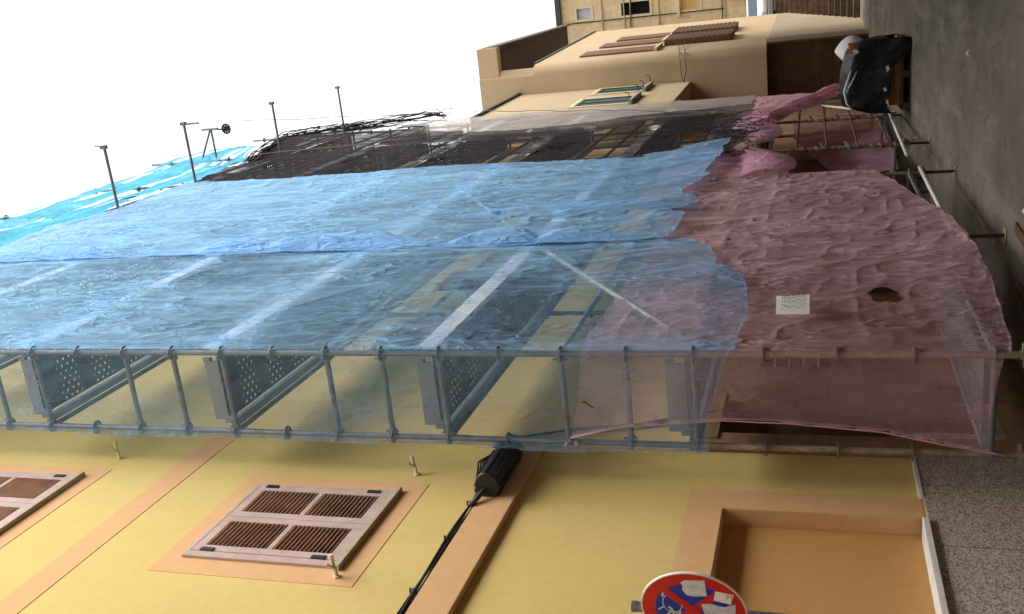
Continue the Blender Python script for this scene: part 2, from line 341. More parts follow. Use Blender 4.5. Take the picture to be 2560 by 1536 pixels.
def shutters(Y0, Y1, Z0, Z1, ZB):
    sur = MB().box(XF, XF+.004, Y0-.19, Y1+.17, Z0-.22, Z1+.17).build('window_surround', M['orange'], h)
    x0 = XF+.004
    fr = MB(); fr.box(x0, x0+.022, Y0, Y0+.07, Z0, Z1); fr.box(x0, x0+.022, Y1-.03, Y1, Z0, Z1); fr.box(x0, x0+.022, Y0+.07, Y1-.03, Z1-.035, Z1)
    win = fr.build('window', M['shutter'], h, bevel=.003)
    ym = (Y0+Y1)/2+.02
    MB().box(x0, x0+.003, Y0+.07, Y1-.03, Z0, Z1-.035).build('slat_shade_sheet', M['dark'], win)  # near-black sheet stands in for the shade between the slats
    for (a, b) in ((Y0+.075, ym-.002), (ym+.002, Y1-.034)):
        lf = MB(); st = .075; zm = (Z0+Z1)/2-.02; x1 = x0+.024; xa = x0+.004
        lf.box(xa, x1, a, a+st, Z0+.01, Z1-.04); lf.box(xa, x1, b-st, b, Z0+.01, Z1-.04)
        for (za, zb) in ((Z0+.01, Z0+.10), (zm-.022, zm+.022), (Z1-.115, Z1-.04)): lf.box(xa, x1-.001, a+st, b-st, za, zb)
        leaf = lf.build('shutter', M['shutter'], win, bevel=.003)
        lv = MB()
        for (za, zb) in ((Z0+.10, zm-.022), (zm+.022, Z1-.115)):
            n = 14; 
            for k in range(n):
                zz = za+(k+.5)*(zb-za)/n
                lv.obox((x0+.017, (a+b)/2, zz), (.0135,0,-.007), (0,(b-a)/2-st-.001,0), (.0014,0,.0027))
        lv.build('louvres', M['louvre'], win)
        e = a+.012 if a < ym-.1 else b-.012
        for zz in (Z0+.17, Z1-.17):
            MB().box(x1, x1+.008, e-.02, e+.02, zz-.055, zz+.055).build('hinge', M['black_iron'], win)
    MB().box(XF+.004, XF+.048, Y0-.02, Y1+.03, Z0-.045, Z0-.003).build('sill', M['sill'], win, bevel=.004)
shutters(5.19, 6.28, 4.84, 6.10, 0)
shutters(5.19, 6.28, 7.94, 9.24, 0)
for (y, z) in ((6.66, 7.80), (6.60, 4.79), (5.10, 4.78)):
    b = MB(); b.disc((XF+.008, y, z), (1,0,0), .026, .016, 12); b.tube([(XF,y,z),(XF+.06,y,z+.004),(XF+.085,y+.012,z+.02),(XF+.15,y+.018,z+.028)], .014, 8)
    b.tube([(XF+.07,y,z+.004),(XF+.10,y-.02,z+.035),(XF+.115,y-.022,z+.05)], .012, 8); b.disc((XF+.15,y+.018,z+.028), (1,.1,.1), .017, .03, 10)
    b.build('wall_insulator', M['ceramic'], h, smooth='auto')
# cables along the string course, and the splice box
cb = MB()
for k in range(9):
    pts = []; ph = random.random()*6
    for t in np.linspace(0, 1, 40):
        y = -1+t*7.45; tie = abs(math.sin(y*3.1))
        pts.append((XF+.035+.020*math.cos(k*2.1)+.010*math.sin(y*2.3+ph)*tie, y, 4.128+.020*math.sin(k*2.1)+.010*math.cos(y*3.1+ph)*tie+.010*abs(math.sin(k))))
    cb.tube(pts, .0095 if k < 6 else .006, 6)
for k in range(5):
    cb.tube([(XF+.04, 6.30, 4.13+.01*k), (XF+.05+.01*k, 6.7, 4.19+.02*k), (XF+.06, 7.02, 4.16), (XF+.09, 7.17, 4.05+.012*k), (XW+.03, 7.28+.02*k, 3.75-.04*k), (XW+.03, 7.42+.03*k, 3.2-.1*k), (XW+.02, 7.62+.05*k, 2.85-.1*k)], .008, 6)
for y in (3.4, 4.3, 4.95, 5.6, 6.1):
    cb.tube([(XF+.03,y-.01,4.115),(XF+.062,y,4.13),(XF+.06,y+.01,4.168),(XF+.02,y+.02,4.175)], .007, 6)
tag(cb.build('cable_bundle', M['black_pl'], smooth=True), 'bundle of black cables clipped along the top of the orange ledge', 'cables')
t = thing('junction_box', 'black cable splice box hanging above the orange ledge on the yellow wall', 'junction box', (XF+.12, 6.62, 4.03))
b = MB(); b.prism([(XF+.03+.115+.115*math.cos(a)*1.0, 4.03+.10*math.sin(a)) for a in np.linspace(0, 2*math.pi, 15)[:-1]], 'y', 6.20, 6.90)
b.build('case', M['black_pl'], t, smooth='auto', bevel=.012)
for k in range(8):
    a = k*math.pi/4; MB().box(XF+.145+.117*math.cos(a)-.006, XF+.145+.117*math.cos(a)+.006, 6.21, 6.88, 4.03+.102*math.sin(a)-.006, 4.03+.102*math.sin(a)+.006).build('rib', M['black_pl'], t)
g = MB(); g.tube([(XF+.14,6.89,4.05),(XF+.13,7.0,4.11),(XF+.10,7.12,4.13)], .035, 10); g.build('cable_gland', M['black_pl'], t, smooth=True); g = MB(); g.tube([(XF+.14,6.31,3.99),(XF+.12,6.2,4.05),(XF+.06,6.05,4.12)], .02, 8); g.build('cable_gland', M['black_pl'], t, smooth=True)
lb = MB().obox((XF+.232, 6.70, 4.095), (.006,0,-.004), (0,.055,0), (.016,0,.024)).build('white_label', M['white'], t)
lk = MB()
for k in range(6): lk.obox((XF+.2385, 6.655+.018*k, 4.098), (.001,0,-.0007), (0,.0035+.002*(k%2),0), (.010,0,.015))
lk.build('lettering', M['ink'], lb)
MB().obox((XF+.17, 6.26, 3.99), (.02,0,0), (0,.05,0), (0,0,.014)).build('clip', M['ceramic'], t)

# ------------------------------------------------------------------ old house behind the scaffold
XW = -3.53
h2 = thing('old_house', 'old ochre and stone house hidden behind the scaffold and its nets', 'house', (XW-2, 14, 0))
wl = MB(); dz0, dz1, da, db = gz(7)+.35, 2.40, 7.42, 8.08
wl.box(-9, XW-.35, YE+.01, 23.6, -.3, 13.0)
def facade(x0, x1, y0, y1, z0, z1, holes):
    """wall slab cut into cells around rectangular holes (ya,yb,za,zb)"""
    yc = sorted({y0, y1, *[q for hh in holes for q in hh[:2]]}); zc = sorted({z0, z1, *[q for hh in holes for q in hh[2:]]}); m = MB()
    for a, b in zip(yc, yc[1:]):
        run = None
        for c0, d0 in zip(zc, zc[1:]):
            solid = not any(hh[0] <= (a+b)/2 <= hh[1] and hh[2] <= (c0+d0)/2 <= hh[3] for hh in holes)
            if solid: run = (run[0], d0) if run else (c0, d0)
            if (not solid or d0 == zc[-1]) and run: m.box(x0, x1, a, b, *run); run = None
    return m
lowh = [(da,db,dz0,dz1), (8.90,9.56,1.50,2.14), (11.0,12.0,-.2,2.2), (15.8,16.9,.1,2.35)]
facade(XW-.349, XW, YE+.012, 23.6, -.3, 2.62, lowh).build('stone_base', M['oldstone'], h2)
uph = [(9.3,10.4,4.9,6.5),(11.6,12.6,5.0,6.6),(14.0,15.0,5.0,6.6),(17.0,18.0,5.0,6.6),(20.3,21.3,5,6.6),(9.3,10.4,8.6,10.2),(13.0,14.0,8.6,10.2),(17.5,18.6,8.6,10.2)]
facade(XW-.35, XW-.003, YE+.012, 15.4, 2.625, 11.6, [q for q in uph if q[1] < 15.3]).build('upper_wall', M['yellow_old'], h2)
facade(XW-.35, XW-.003, 15.402, 23.6, 2.625, 10.2, [q for q in uph if q[1] > 15.5]).build('upper_stone_wall', M['limestone'], h2)
wl = MB(); wl.box(-9, XW-.36, YE+.012, 23.6, -.3, 10.2); wl.build('core', M['dark'], h2)
MB().box(XW, XW+.02, 7.42-.12, 8.2, 2.40, 2.62).build('door_lintel', M['oldstone'], h2)
for q in uph:
    sh = MB().box(XW-.20, XW-.17, q[0], q[1], q[2], q[3]).build('window_shutter', M['darkwood'], h2)
    lv = MB()
    for k in range(22): lv.obox((XW-.155, (q[0]+q[1])/2, q[2]+.05+k*(q[3]-q[2]-.1)/21), (.012,0,-.012), (0,(q[1]-q[0])/2-.06,0), (.003,0,.003))
    lv.build('slats', M['wood'], sh)
b = MB()
for k in range(4): b.box(XW-.08, XW-.03, 8.90, 9.56, 1.60+.135*k, 1.62+.135*k)
b.build('window_bars', M['cream'], h2)
MB().box(XW-.30, XW-.25, 11.0, 12.0, -.2, 2.2).build('plank_door', M['wood'], h2)
MB().box(XW-.30, XW-.25, 15.8, 16.9, .1, 2.35).build('plank_door', M['darkwood'], h2)

# ------------------------------------------------------------------ scaffold
XO, XI = -2.55, -3.286
FR = [6.67, 9.85, 13.15, 15.45, 18.6, 21.8]
DECKS = [.48, 2.48, 4.48, 6.48, 8.48, 10.48, 12.48]
sc = thing('scaffold', 'galvanised tube scaffold with perforated decks in front of the old house', 'scaffold', (-2.9, 14, 0))
def rosette(mb, x, y, z):
    n = 16; r0, r1, hh = .043, .061, .005; V = []
    for k in range(n):
        a = 2*math.pi*k/n; ca, sa = math.cos(a), math.sin(a)
        V += [(x+r0*ca,y+r0*sa,z-hh),(x+r1*ca,y+r1*sa,z-hh),(x+r1*ca,y+r1*sa,z+hh),(x+r0*ca,y+r0*sa,z+hh)]
    F = []
    for k in range(n):
        a, b2 = 4*k, 4*((k+1)%n)
        for i in range(4): F.append((a+i, a+(i+1)%4, b2+(i+1)%4, b2+i))
    mb.add(V, F)
    for a in (0, math.pi/4, math.pi/2, 3*math.pi/4):
        ca, sa = math.cos(a), math.sin(a); mb.obox((x,y,z), (ca*.046,sa*.046,0), (-sa*.008,ca*.008,0), (0,0,.004))
def pole(x, y, top, mat, rose=True, zs=.30):
    lo_ = MB(); lo_.tube([(x,y,zs),(x,y,2.30)], .0243, 14)
    if not rose:
        for z in (.48,.98,1.48,1.98): rosette(lo_, x, y, z)
    lo_.tube([(x,y,2.26),(x,y,2.46)], .0275, 14); plo = lo_.build('pole', M['rusty'] if x < -3 else M['mid'], sc, smooth='auto')
    p = MB(); p.tube([(x,y,2.301),(x,y,top)], .0242, 14)
    for zj in (4.3, 6.3, 8.3, 10.3): p.tube([(x,y,zj),(x,y,zj+.16)], .0268, 14)
    if not rose:
        z = 2.48
        while z < top-.1: rosette(p, x, y, z); z += .5
    po = p.build('pole', mat, sc, smooth='auto')
    if rose:
        z = .48
        while z < top-.1:
            q = MB(); rosette(q, x, y, z); q.build('rosette', mat, po if z > 2.3 else plo); z += .5
    for zj in (2.2, 4.2, 6.2, 8.2, 10.2, 12.2):
        pass
    g0 = gz(y); j = MB(); j.tube([(x,y,g0+.01),(x,y,.34)], .019, 10); jo = j.build('base_jack', M['jack'], sc, smooth='auto')
    MB().box(x-.075,x+.075,y-.075,y+.075,g0,g0+.010).build('base_plate', M['rusty'], jo)
    nt_ = MB(); zz = .30; nt_.disc((x,y,zz),(0,0,1),.034,.05,10); nt_.obox((x,y,zz), (.075,.03,0), (-.008,.016,0), (0,0,.012)); nt_.build('jack_nut', M['rusty'], jo)
TOPS = {6.67: 14.2, 9.85: 14.2, 13.15: 15.2, 15.45: 15.1, 18.6: 16.0, 21.8: 15.3}
for i, y in enumerate(FR):
    pole(XO, y, TOPS[y], M['steel'], i < 2); pole(XI, y, 14.2, M['steel'] if i else M['steel'], i < 1)
def xtube(y, z, mat=M['steel']):
    m = MB(); m.tube([(XO-.03,y,z),(XI+.03,y,z)], .0235, 12)
    for x, s_ in ((XO-.045, 1), (XI+.045, -1)): m.box(x-.022, x+.022, y-.014, y+.014, z-.034, z+.030); m.box(x-.006, x+.006, y-.007, y+.007, z-.05, z+.06)
    m.build('transom', mat, sc, smooth='auto')
def ytube(x, ya, yb, z, name, r=.0235, mat=M['steel']):
    m = MB(); m.tube([(x,ya+.03,z),(x,yb-.03,z)], r, 10)
    for y in (ya+.045, yb-.045): m.box(x-.014, x+.014, y-.022, y+.022, z-.034, z+.030)
    m.build(name, mat, sc, smooth='auto')
for i, y in enumerate(FR):
    for z in DECKS:
        xtube(y, z)
        if i in (0, 5):
            for q in (.5, 1.0): xtube(y, z+q) if z > 2 else None
for ya, yb in zip(FR, FR[1:]):
    for z in DECKS:
        if z > .5 or yb < 14: ytube(XI, ya, yb, z, 'ledger')
        ytube(XO, ya, yb, z, 'ledger') if z > .5 or yb < 14 else None
        for q in (.5, 1.0):
            if z > 2: ytube(XO, ya, yb, z+q, 'guard_rail')
        if z < 1 and ya > 9: continue
        for (xa, xb) in ((XO-.035, -2.84), (-2.85, -3.145)):
            x0_, x1_ = min(xa,xb), max(xa,xb); dk = MB(); dk.box(x0_, x1_, ya+.004, yb-.004, z+.059, z+.062)
            dk.box(x0_, x0_+.004, ya+.03, yb-.03, z+.015, z+.0585); dk.box(x1_-.004, x1_, ya+.03, yb-.03, z+.015, z+.0585)
            dk.build('deck', M['deck'], sc)
        MB().box(-3.245, -3.185, ya+.03, yb-.03, z-.01, z+.062).build('deck_edge_beam', M['endplate'], sc)
        if z > 3: MB().box(XO+.026, XO+.038, ya+.02, yb-.02, z+.03, z+.20).build('toe_board', M['toe'], sc)
for z in DECKS[1:]:
    e = MB(); e.box(-3.19, -2.64, FR[0]+.03, FR[0]+.05, z+.035, z+.215); e.box(-3.22,-3.19,FR[0]+.02,FR[0]+.06,z+.05,z+.12); e.box(-2.64,-2.61,FR[0]+.02,FR[0]+.06,z+.15,z+.215)
    e.build('end_toe_board', M['endplate'], sc)
def brace(p, q, mat=M['whitesteel'], r=.023): MB().tube([p, q], r, 10).build('brace', mat, sc, smooth=True)
brace((XO+.03, 9.85, 4.50), (XO+.03, 6.9, 2.55)); brace((XO+.03, 13.15, 6.5), (XO+.03, 9.9, 4.55)); 
brace((XO+.04, 13.3, .34), (XO+.04, 9.95, .36)); brace((XO+.05, 18.5, .33), (XO+.05, 20.3, 1.48)); brace((XO+.05, 18.5, .36), (XO+.05, 14.2, .42))
brace((XI, 15.5, .40), (XI, 18.4, .42)); brace((XO+.03, 9.9, 10.5), (XO+.03, 13.0, 12.4), M['steel'])
for z in (.55, 1.0, 1.45, 1.9): ytube(XO-.02, 15.45, 21.8, z, 'guard_rail', .018, M['brownsteel'])
for (y, x1) in ((13.12, -1.44), (15.32, -1.37), (18.48, -1.38), (21.6, -1.38)):
    m = MB(); m.tube([(XO-.05,y,12.60),(x1,y,12.60)], .024, 12); m.box(x1-.05,x1+.01,y-.035,y+.035,12.56,12.66)
    if y < 14: m.tube([(x1-.02,y,12.64),(x1+.02,y-.05,12.74)], .01, 6)
    if 14 < y < 16: m.tube([(x1-.03,y,12.64),(x1-.03,y+.02,12.30)], .018, 8)
    m.build('outrigger_tube', M['steel'], sc, smooth='auto')
hy = 18.5
m = MB(); m.tube([(-1.84,hy,14.45),(-1.84,hy,14.05)], .026, 10); m.tube([(-2.5,hy,14.60),(-1.86,hy,14.25)], .022, 10); m.tube([(-2.5,hy,14.22),(-1.86,hy,14.22)], .022, 10)
m.build('hoist_arm', M['steel'], sc, smooth='auto')
t = thing('pulley', 'round rope pulley hanging from the hoist arm high on the scaffold', 'pulley', (-1.86, hy, 13.9))
m = MB()
for k in range(20):
    a, b_ = 2*math.pi*k/20, 2*math.pi*(k+1)/20; m.tube([(-1.86+.095*math.cos(a),hy,13.84+.095*math.sin(a)),(-1.86+.095*math.cos(b_),hy,13.84+.095*math.sin(b_))], .022, 6, False)
for k in range(4):
    a = k*math.pi/4; m.tube([(-1.86-.09*math.cos(a),hy,13.84-.09*math.sin(a)),(-1.86+.09*math.cos(a),hy,13.84+.09*math.sin(a))], .014, 6)
m.disc((-1.86,hy,13.84), (0,1,0), .062, .03, 18); m.build('wheel', M['black_iron'], t, smooth='auto')
MB().tube([(-1.86,hy-.05,13.84),(-1.86,hy-.05,14.03),(-1.86,hy+.05,14.03),(-1.86,hy+.05,13.84)], .014, 6).build('yoke', M['black_iron'], t)
def sag(p, q, n=24, s=0.): 
    p, q = Vector(p), Vector(q); return [p.lerp(q, k/n) - Vector((0,0,s*4*(k/n)*(1-k/n))) + Vector((.012*math.sin(k*.7),.0,0)) for k in range(n+1)]
r = MB(); r.tube([(-1.70,hy,13.84)]+sag((-1.72,hy,13.6),(-1.90,hy,8.1))[1:]+sag((-1.90,hy,8.1),(-2.08,hy,5.3))+sag((-2.08,hy,5.3),(-2.46,hy,1.39))[1:]+[(-2.5,hy,.75)], .007, 6)
tag(r.build('hoist_rope', M['rope'], smooth=True), 'long thin hoist rope falling from the pulley past the grey net to the ground', 'rope')
r = MB(); r.tube(sag((-2.02,hy,13.84),(-2.35,17.6,12.75),14)+sag((-2.35,17.6,12.75),(-2.36,18.7,9.3),14)[1:], .006, 6)
tag(r.build('tail_rope', M['rope'], smooth=True), 'thin slack rope running from the pulley across the black net', 'rope')

# ------------------------------------------------------------------ nets
def wrinkle(y, z, seed, k=1.0):
    wx = fbm(y*1.5, z*1.1, seed+5, 3)*1.3; wz = fbm(y*1.5, z*.9, seed+6, 3)*1.3
    a = ridge(y/.50+wx*1.2+z*.3, z/1.6+wz, seed)**3
    b = ridge(y/.115+wx*2.2+z*1.1, z/.36+wz*1.6, seed+1)**2.2
    b2 = ridge(y/.085-z*1.5+wz*2.2, z/.26-wx*1.4, seed+3)**2.2
    c = ridge(y/.055-z*2.2+wx*4, z/.15+wz*3, seed+2)**1.6
    amp = .15+1.5*np.clip(fbm(y*.9, z*.7, seed+9, 3)*1.6-.3, 0, 1)
    sharp = np.clip(b*1.5-.55,0,1)*.6+np.clip(b2*1.5-.55,0,1)*.5
    return (a*.022+(b*.009+b2*.006)*amp)*k, a*.15+sharp*(.35+.65*amp)
bluebot = [(6.3,2.22),(6.9,2.16),(7.4,2.13),(7.9,2.16),(8.3,2.25),(8.7,2.5),(9.1,2.53),(9.4,2.62),(9.95,2.9)]
L0, L1 = .87, 3.35; LT = L0+L1
def fn(U, V):
    s_ = U*LT; out = np.clip(s_-L0, 0, None); end = np.clip(L0-s_, 0, None)
    Y = FR[0]-.055+out; X = XO+.045-end
    zb = np.where(s_ > L0, lerp_tab(Y, bluebot), lerp_tab(X, [(-3.42,2.41),(-3.02,2.38),(-2.75,2.30),(-2.5,2.22)]))+.03*(fbm(Y*3, X*3, 6, 2)-.5)
    zt = np.where(s_ > L0, 12.62, 13.9); Z = zb+V*(zt-zb)
    wr, _ = wrinkle(Y, Z, 11); f = np.clip(out/.25, 0, 1)*np.clip((L1-out)/.12, .2, 1)
    bul = .10*np.sin(np.clip(out/3.2,0,1)*np.pi)*(.4+.6*fbm(Y*.5, Z*.4, 3, 2))
    lowf = np.clip((5.0-Z)/2.5, 0, 1)
    X = X+f*(wr*(1+.5*lowf)+bul)
    Y = Y-(1-np.clip(out/.05,0,1))*(.012*fbm(X*3,Z*.9,8,3)+.006*ridge(X*2+Z*.3,Z*.5,4))
    return X, Y, Z
def keep(U, V, X, Y, Z):
    lf = -3.335+.012*np.sin(Z*3.1)+.020*(fbm(Z*1.1, Z*0+2, 2, 3)-.5)
    return X > lf
def dens(U, V, X, Y, Z):
    s_ = U*LT; out = s_-L0; _, cr = wrinkle(Y, Z, 11)
    thin = fbm(Y*.55, Z*.35, 21, 3)
    o = .49+.08*np.clip(cr,0,1)+.15*np.clip((Z-5)/6,0,1)-.26*np.clip((thin-.50)*3.5,0,1)
    o = o+.22*(V < .0022)
    return np.where(out > .02, o, .18+.09*(fbm(X*3, Z*.8, 13, 3)-.5)+.25*np.clip((-3.26-X)/.1,0,1))
n1 = sheet('blue_net', M['net_blue'], 300, 640, fn, None, keep, dens)
tag(n1, 'pale blue debris net wrapped round the near corner of the scaffold, seen nearest', 'net', 'nets hung on the scaffold')
# second blue net
bot2 = [(9.8,3.12),(10.15,3.05),(10.44,2.98),(10.65,3.18),(10.8,3.30),(11.0,2.98),(11.15,2.9),(11.5,3.12),(12.09,3.22),(12.4,3.05),(12.66,2.92),(13.1,3.05),(13.6,3.02),(14.3,2.92),(15.0,2.95),(15.2,2.86),(15.4,2.86)]
def fn(U, V):
    Y = 9.80+U*5.75; zb = lerp_tab(Y, bot2)+.06*(fbm(Y*4, Y*0+1, 6, 3)-.5); Z = zb+V*(12.58-zb)
    wr, _ = wrinkle(Y, Z, 31); X = XO+.068+wr+.10*np.sin((Y-9.85)/3.3*np.pi)**2*(.3+fbm(Y*.5,Z*.4,44,2)*.7)
    low = np.clip((4.2-Z)/1.6,0,1); X = X+low*.16*(ridge(Y/.55+.3*Z, Z*.2, 51)**2)
    return X, Y, Z
def keep(U, V, X, Y, Z):
    rgt = np.where(Z > 3.6, 15.0+.10*(fbm(Z*.9, Z*0, 5, 2)-.5)+.15*np.sin(Z*.55), 15.42)
    hole = ((((Y-11.2)/.17)**2+((Z-5.02)/.42)**2) < .6+.7*fbm(Y*5,Z*5,3,2))
    return (Y < rgt) & ~hole
def dens(U, V, X, Y, Z):
    _, cr = wrinkle(Y, Z, 31); thin = fbm(Y*.5, Z*.4, 61, 3)
    hem = .25*(V < .0026)
    return hem+.55+.08*np.clip(cr,0,1)+.15*np.clip((Z-5)/6,0,1)-.30*np.clip((thin-.54)*3,0,1)
n2 = sheet('blue_net', M['net_blue'], 400, 560, fn, None, keep, dens)
tag(n2, 'wider blue debris net beyond the corner net, its edge rolled up along a pole', 'net', 'nets hung on the scaffold')
# rolled edge: puffs tied to the pole at intervals
PUFF = [(12.35,10.05,.42,.55),(10.02,9.25,.16,.5),(9.25,7.7,.38,.6),(8.3,5.58,.58,.45),(5.75,4.40,.46,.66),(4.75,3.40,.36,.42)]   # top, bottom, width, where it is widest
m_u, m_v = 30, 520
def fn(U, V):
    Z = 12.35-V*8.9; a = np.zeros_like(Z)
    for z1, z0, wd_, pk in PUFF:
        t_ = np.clip((z1-Z)/(z1-z0), 0, 1); sh = np.where(t_ < pk, t_/pk, (1-t_)/(1-pk)); sh = np.sin(np.clip(sh,0,1)*np.pi/2)**1.3
        a = np.maximum(a, wd_*sh*(.72+.5*fbm(Z*2.3, Z*0+wd_*9, 73, 3)))
    a = a+.04; ph = U*np.pi; rip = .035*(fbm(U*5+Z, Z*2.4, 71, 3)-.5)+.035*(ridge(U*2.6+.4*Z, Z*1.1, 72)**2-.3)*np.clip(a*3,0,1)
    Y = 9.86+a*U*1.05+rip*np.sin(ph); X = XO+.06+(.14*np.clip(a/.5,.15,1))*np.sin(ph)**.8+rip
    return X, Y, Z
sheet('rolled_edge', M['net_blue'], m_u, m_v, fn, n2, None, lambda U,V,X,Y,Z: .86+.12*fbm(U*4,Z*3,2,2))
def fn(U, V):
    Z = 5.9-V*3.0; t_ = V; a = .10+.42*np.sin(np.clip(t_*1.05,0,1)*np.pi)**.7; rip = .03*fbm(U*5, Z*2.5, 81, 3)
    Y = 11.15+.25*V+a*U+rip-.1*V*V; X = XO+.07+.07*np.sin(U*np.pi)*a/.5+rip; return X, Y, Z
sheet('loose_fold', M['net_blue'], 22, 160, fn, n2, None, lambda U,V,X,Y,Z: .74+.12*fbm(U*4,Z*3,5,2))
# turquoise guard net along the top
def fn(U, V):
    Y = 7.0+U*12.9; f = fbm(Y*.8, V*2, 91, 3); hi = lerp_tab(Y, [(7,1.9),(12,1.95),(14.6,2.05),(16,2.15),(18.3,2.5),(19.5,2.4),(20,1.7)]); lo = lerp_tab(Y, [(7,0),(15.2,0),(16.5,.12),(18,.55),(19.8,1.4)])
    Z = 12.62+lo+V*(hi-lo)+.05*(fbm(Y*1.6, V*3, 92, 3)-.5); X = XO+.06+.12*(fbm(Y*.9, V*5, 93, 3)-.4)+.05*ridge(V*5+.3*Y, Y*.3, 94); return X, Y, Z
def keep(U, V, X, Y, Z):
    g = ridge(V*4.2+.18*np.sin(Y*1.7), Y*.0+.5, 95)
    gap = fbm(Y*.42+V*2, V*12, 96, 2)
    return ~((gap > .645) & (V > .03) & (V < .93))
n3 = sheet('turquoise_net', M['net_turq'], 420, 130, fn, None, keep, lambda U,V,X,Y,Z: .80+.20*ridge(V*5+.2*np.sin(Y*1.3), Y*.35, 97)**1.5)
tag(n3, 'bright turquoise net full of long gaps on the topmost guard rails', 'net', 'nets hung on the scaffold')
# black net
def fn(U, V):
    Y = 14.85+U*7.8; Z = 2.3+V*11.7; wr, _ = wrinkle(Y*.8, Z*.5, 101, 1.4); X = XO+.10+wr+.06*np.sin((Y-15)*1.5); return X, Y, Z
def keep(U, V, X, Y, Z):
    far = lerp_tab(Z, [(2.4,18.6),(2.7,20.3),(3.3,20.4),(4.2,20.1),(5.5,19.7),(7,19.3),(8.5,19.3),(10.0,20.2),(10.6,22.4),(12.2,22.5),(14,21.2)])+.25*(fbm(Z*1.3,Z*0,4,2)-.5)
    near = lerp_tab(Z, [(2.4,14.9),(12.4,14.86)]); top = lerp_tab(Y, [(14.8,12.45),(16.6,12.5),(18.4,13.1),(20.6,13.85),(22.6,12.9)])
    bot = 2.62+.25*fbm(Y*1.6, Y*0, 7, 3)
    gap = fbm(Y*.85+.2*Z, Z*1.0, 105, 3); g2 = fbm(Y*1.1, Z*3.4, 106, 2); lowf = np.where(Z < 5, .80, np.where(Z < 8, .58, .60))
    blob = (((Y-16.9)/.75)**2+((Z-3.75)/.36)**2) < 1
    return (Y < far) & (Y > near) & (Z < top) & (Z > bot) & ~(((g2 > lowf+.05) | ((Z > 10.9) & (Y > 19.6) & (g2 > .50))) & (gap > .52) & (Y > 15.6) & (Z < 12.2)) & ~blob
n4 = sheet('black_net', M['net_black'], 300, 420, fn, None, keep, lambda U,V,X,Y,Z: .56+.34*fbm(Y*1.3, Z*.7, 107, 3)-.05+.12*np.clip((Z-9)/3,0,1)-.15*np.clip((3.4-Z)/.6,0,1)+.35*np.clip((Z-lerp_tab(Y,[(14.8,12.45),(16.6,12.5),(18.4,13.1),(20.6,13.85),(22.6,12.9)])+.85)/.2,0,1)*np.clip(Y-17,0,1))
tag(n4, 'dark black shade net sagging full of holes beside the blue net', 'net', 'nets hung on the scaffold')
def wad(mb, path, nl, spread, r, seed):
    rr = random.Random(seed); P = [Vector(p) for p in path]
    for k in range(nl):
        o = Vector((rr.uniform(-1,1), rr.uniform(-1,1), rr.uniform(-1,1)))*spread; pts = []
        a0 = rr.uniform(0, .25); a1 = rr.uniform(.7, 1)
        for t_ in np.linspace(a0, a1, 22):
            q = t_*(len(P)-1); i = min(int(q), len(P)-2); p = P[i].lerp(P[i+1], q-i)
            pts.append(p + o*(.5+.7*math.sin(t_*9+k)) + Vector((rr.uniform(-1,1), rr.uniform(-1,1), rr.uniform(-1,1)))*spread*.09)
        mb.tube(pts, [r*rr.uniform(.5,1.4) for _ in pts], 5)
wb = MB(); wad(wb, [(-2.46,16.8,12.5),(-2.42,18.6,13.1),(-2.4,20.7,13.7),(-2.4,21.7,13.1),(-2.42,22.7,12.2)], 34, .12, .010, 1)
wad(wb, [(-2.42,21.0,12.9),(-2.42,22.5,11.9),(-2.45,23.6,11.0),(-2.5,23.9,10.7)], 20, .14, .009, 2)
wb.build('bunched_hem', M['net_black'] if False else plain('black_net_rope', (.030,.028,.032), .9, .3), n4, smooth=True)
wb = MB()
for k in range(10):
    rr = random.Random(k+40); y0 = rr.uniform(15.0, 19.5); pts = []
    for t_ in np.linspace(0, 1, 18): pts.append((XO+.14+.05*math.sin(t_*8+k), y0+rr.uniform(-.05,.05)+.9*t_*rr.choice((-1,1))*.5+.25*math.sin(t_*6+k), 3.3-.75*math.sin(t_*math.pi)+.25*t_*rr.uniform(-1,1)))
    wb.tube(pts, .007, 5)
wb.build('frayed_cords', bpy.data.materials['black_net_rope'], n4, smooth=True)
# grey net, far bay
def fn(U, V):
    Y = 18.3+U*4.75; Z = 2.9+V*8.0; wr, _ = wrinkle(Y, Z*.7, 121, 1.2); X = XO+.055+wr; return X, Y, Z
n5 = sheet('grey_net', M['net_grey'], 160, 280, fn, None, lambda U,V,X,Y,Z: (Y < 22.95+.12*(fbm(Z*2,Z*0,3,2)-.5)) & (Z < 10.6+.2*fbm(Y*2,Y*0,4,2)) & (Y > lerp_tab(Z, [(2.9,20.4),(3.6,20.1),(4.5,19.5),(6,18.6),(9,18.5)])), lambda U,V,X,Y,Z: .64+.15*fbm(Y*1.2,Z*.8,9,3)-.25*np.clip((Z-9.4),0,1))
tag(n5, 'dirty greyish white net at the far end of the scaffold beside the black net', 'net', 'nets hung on the scaffold')
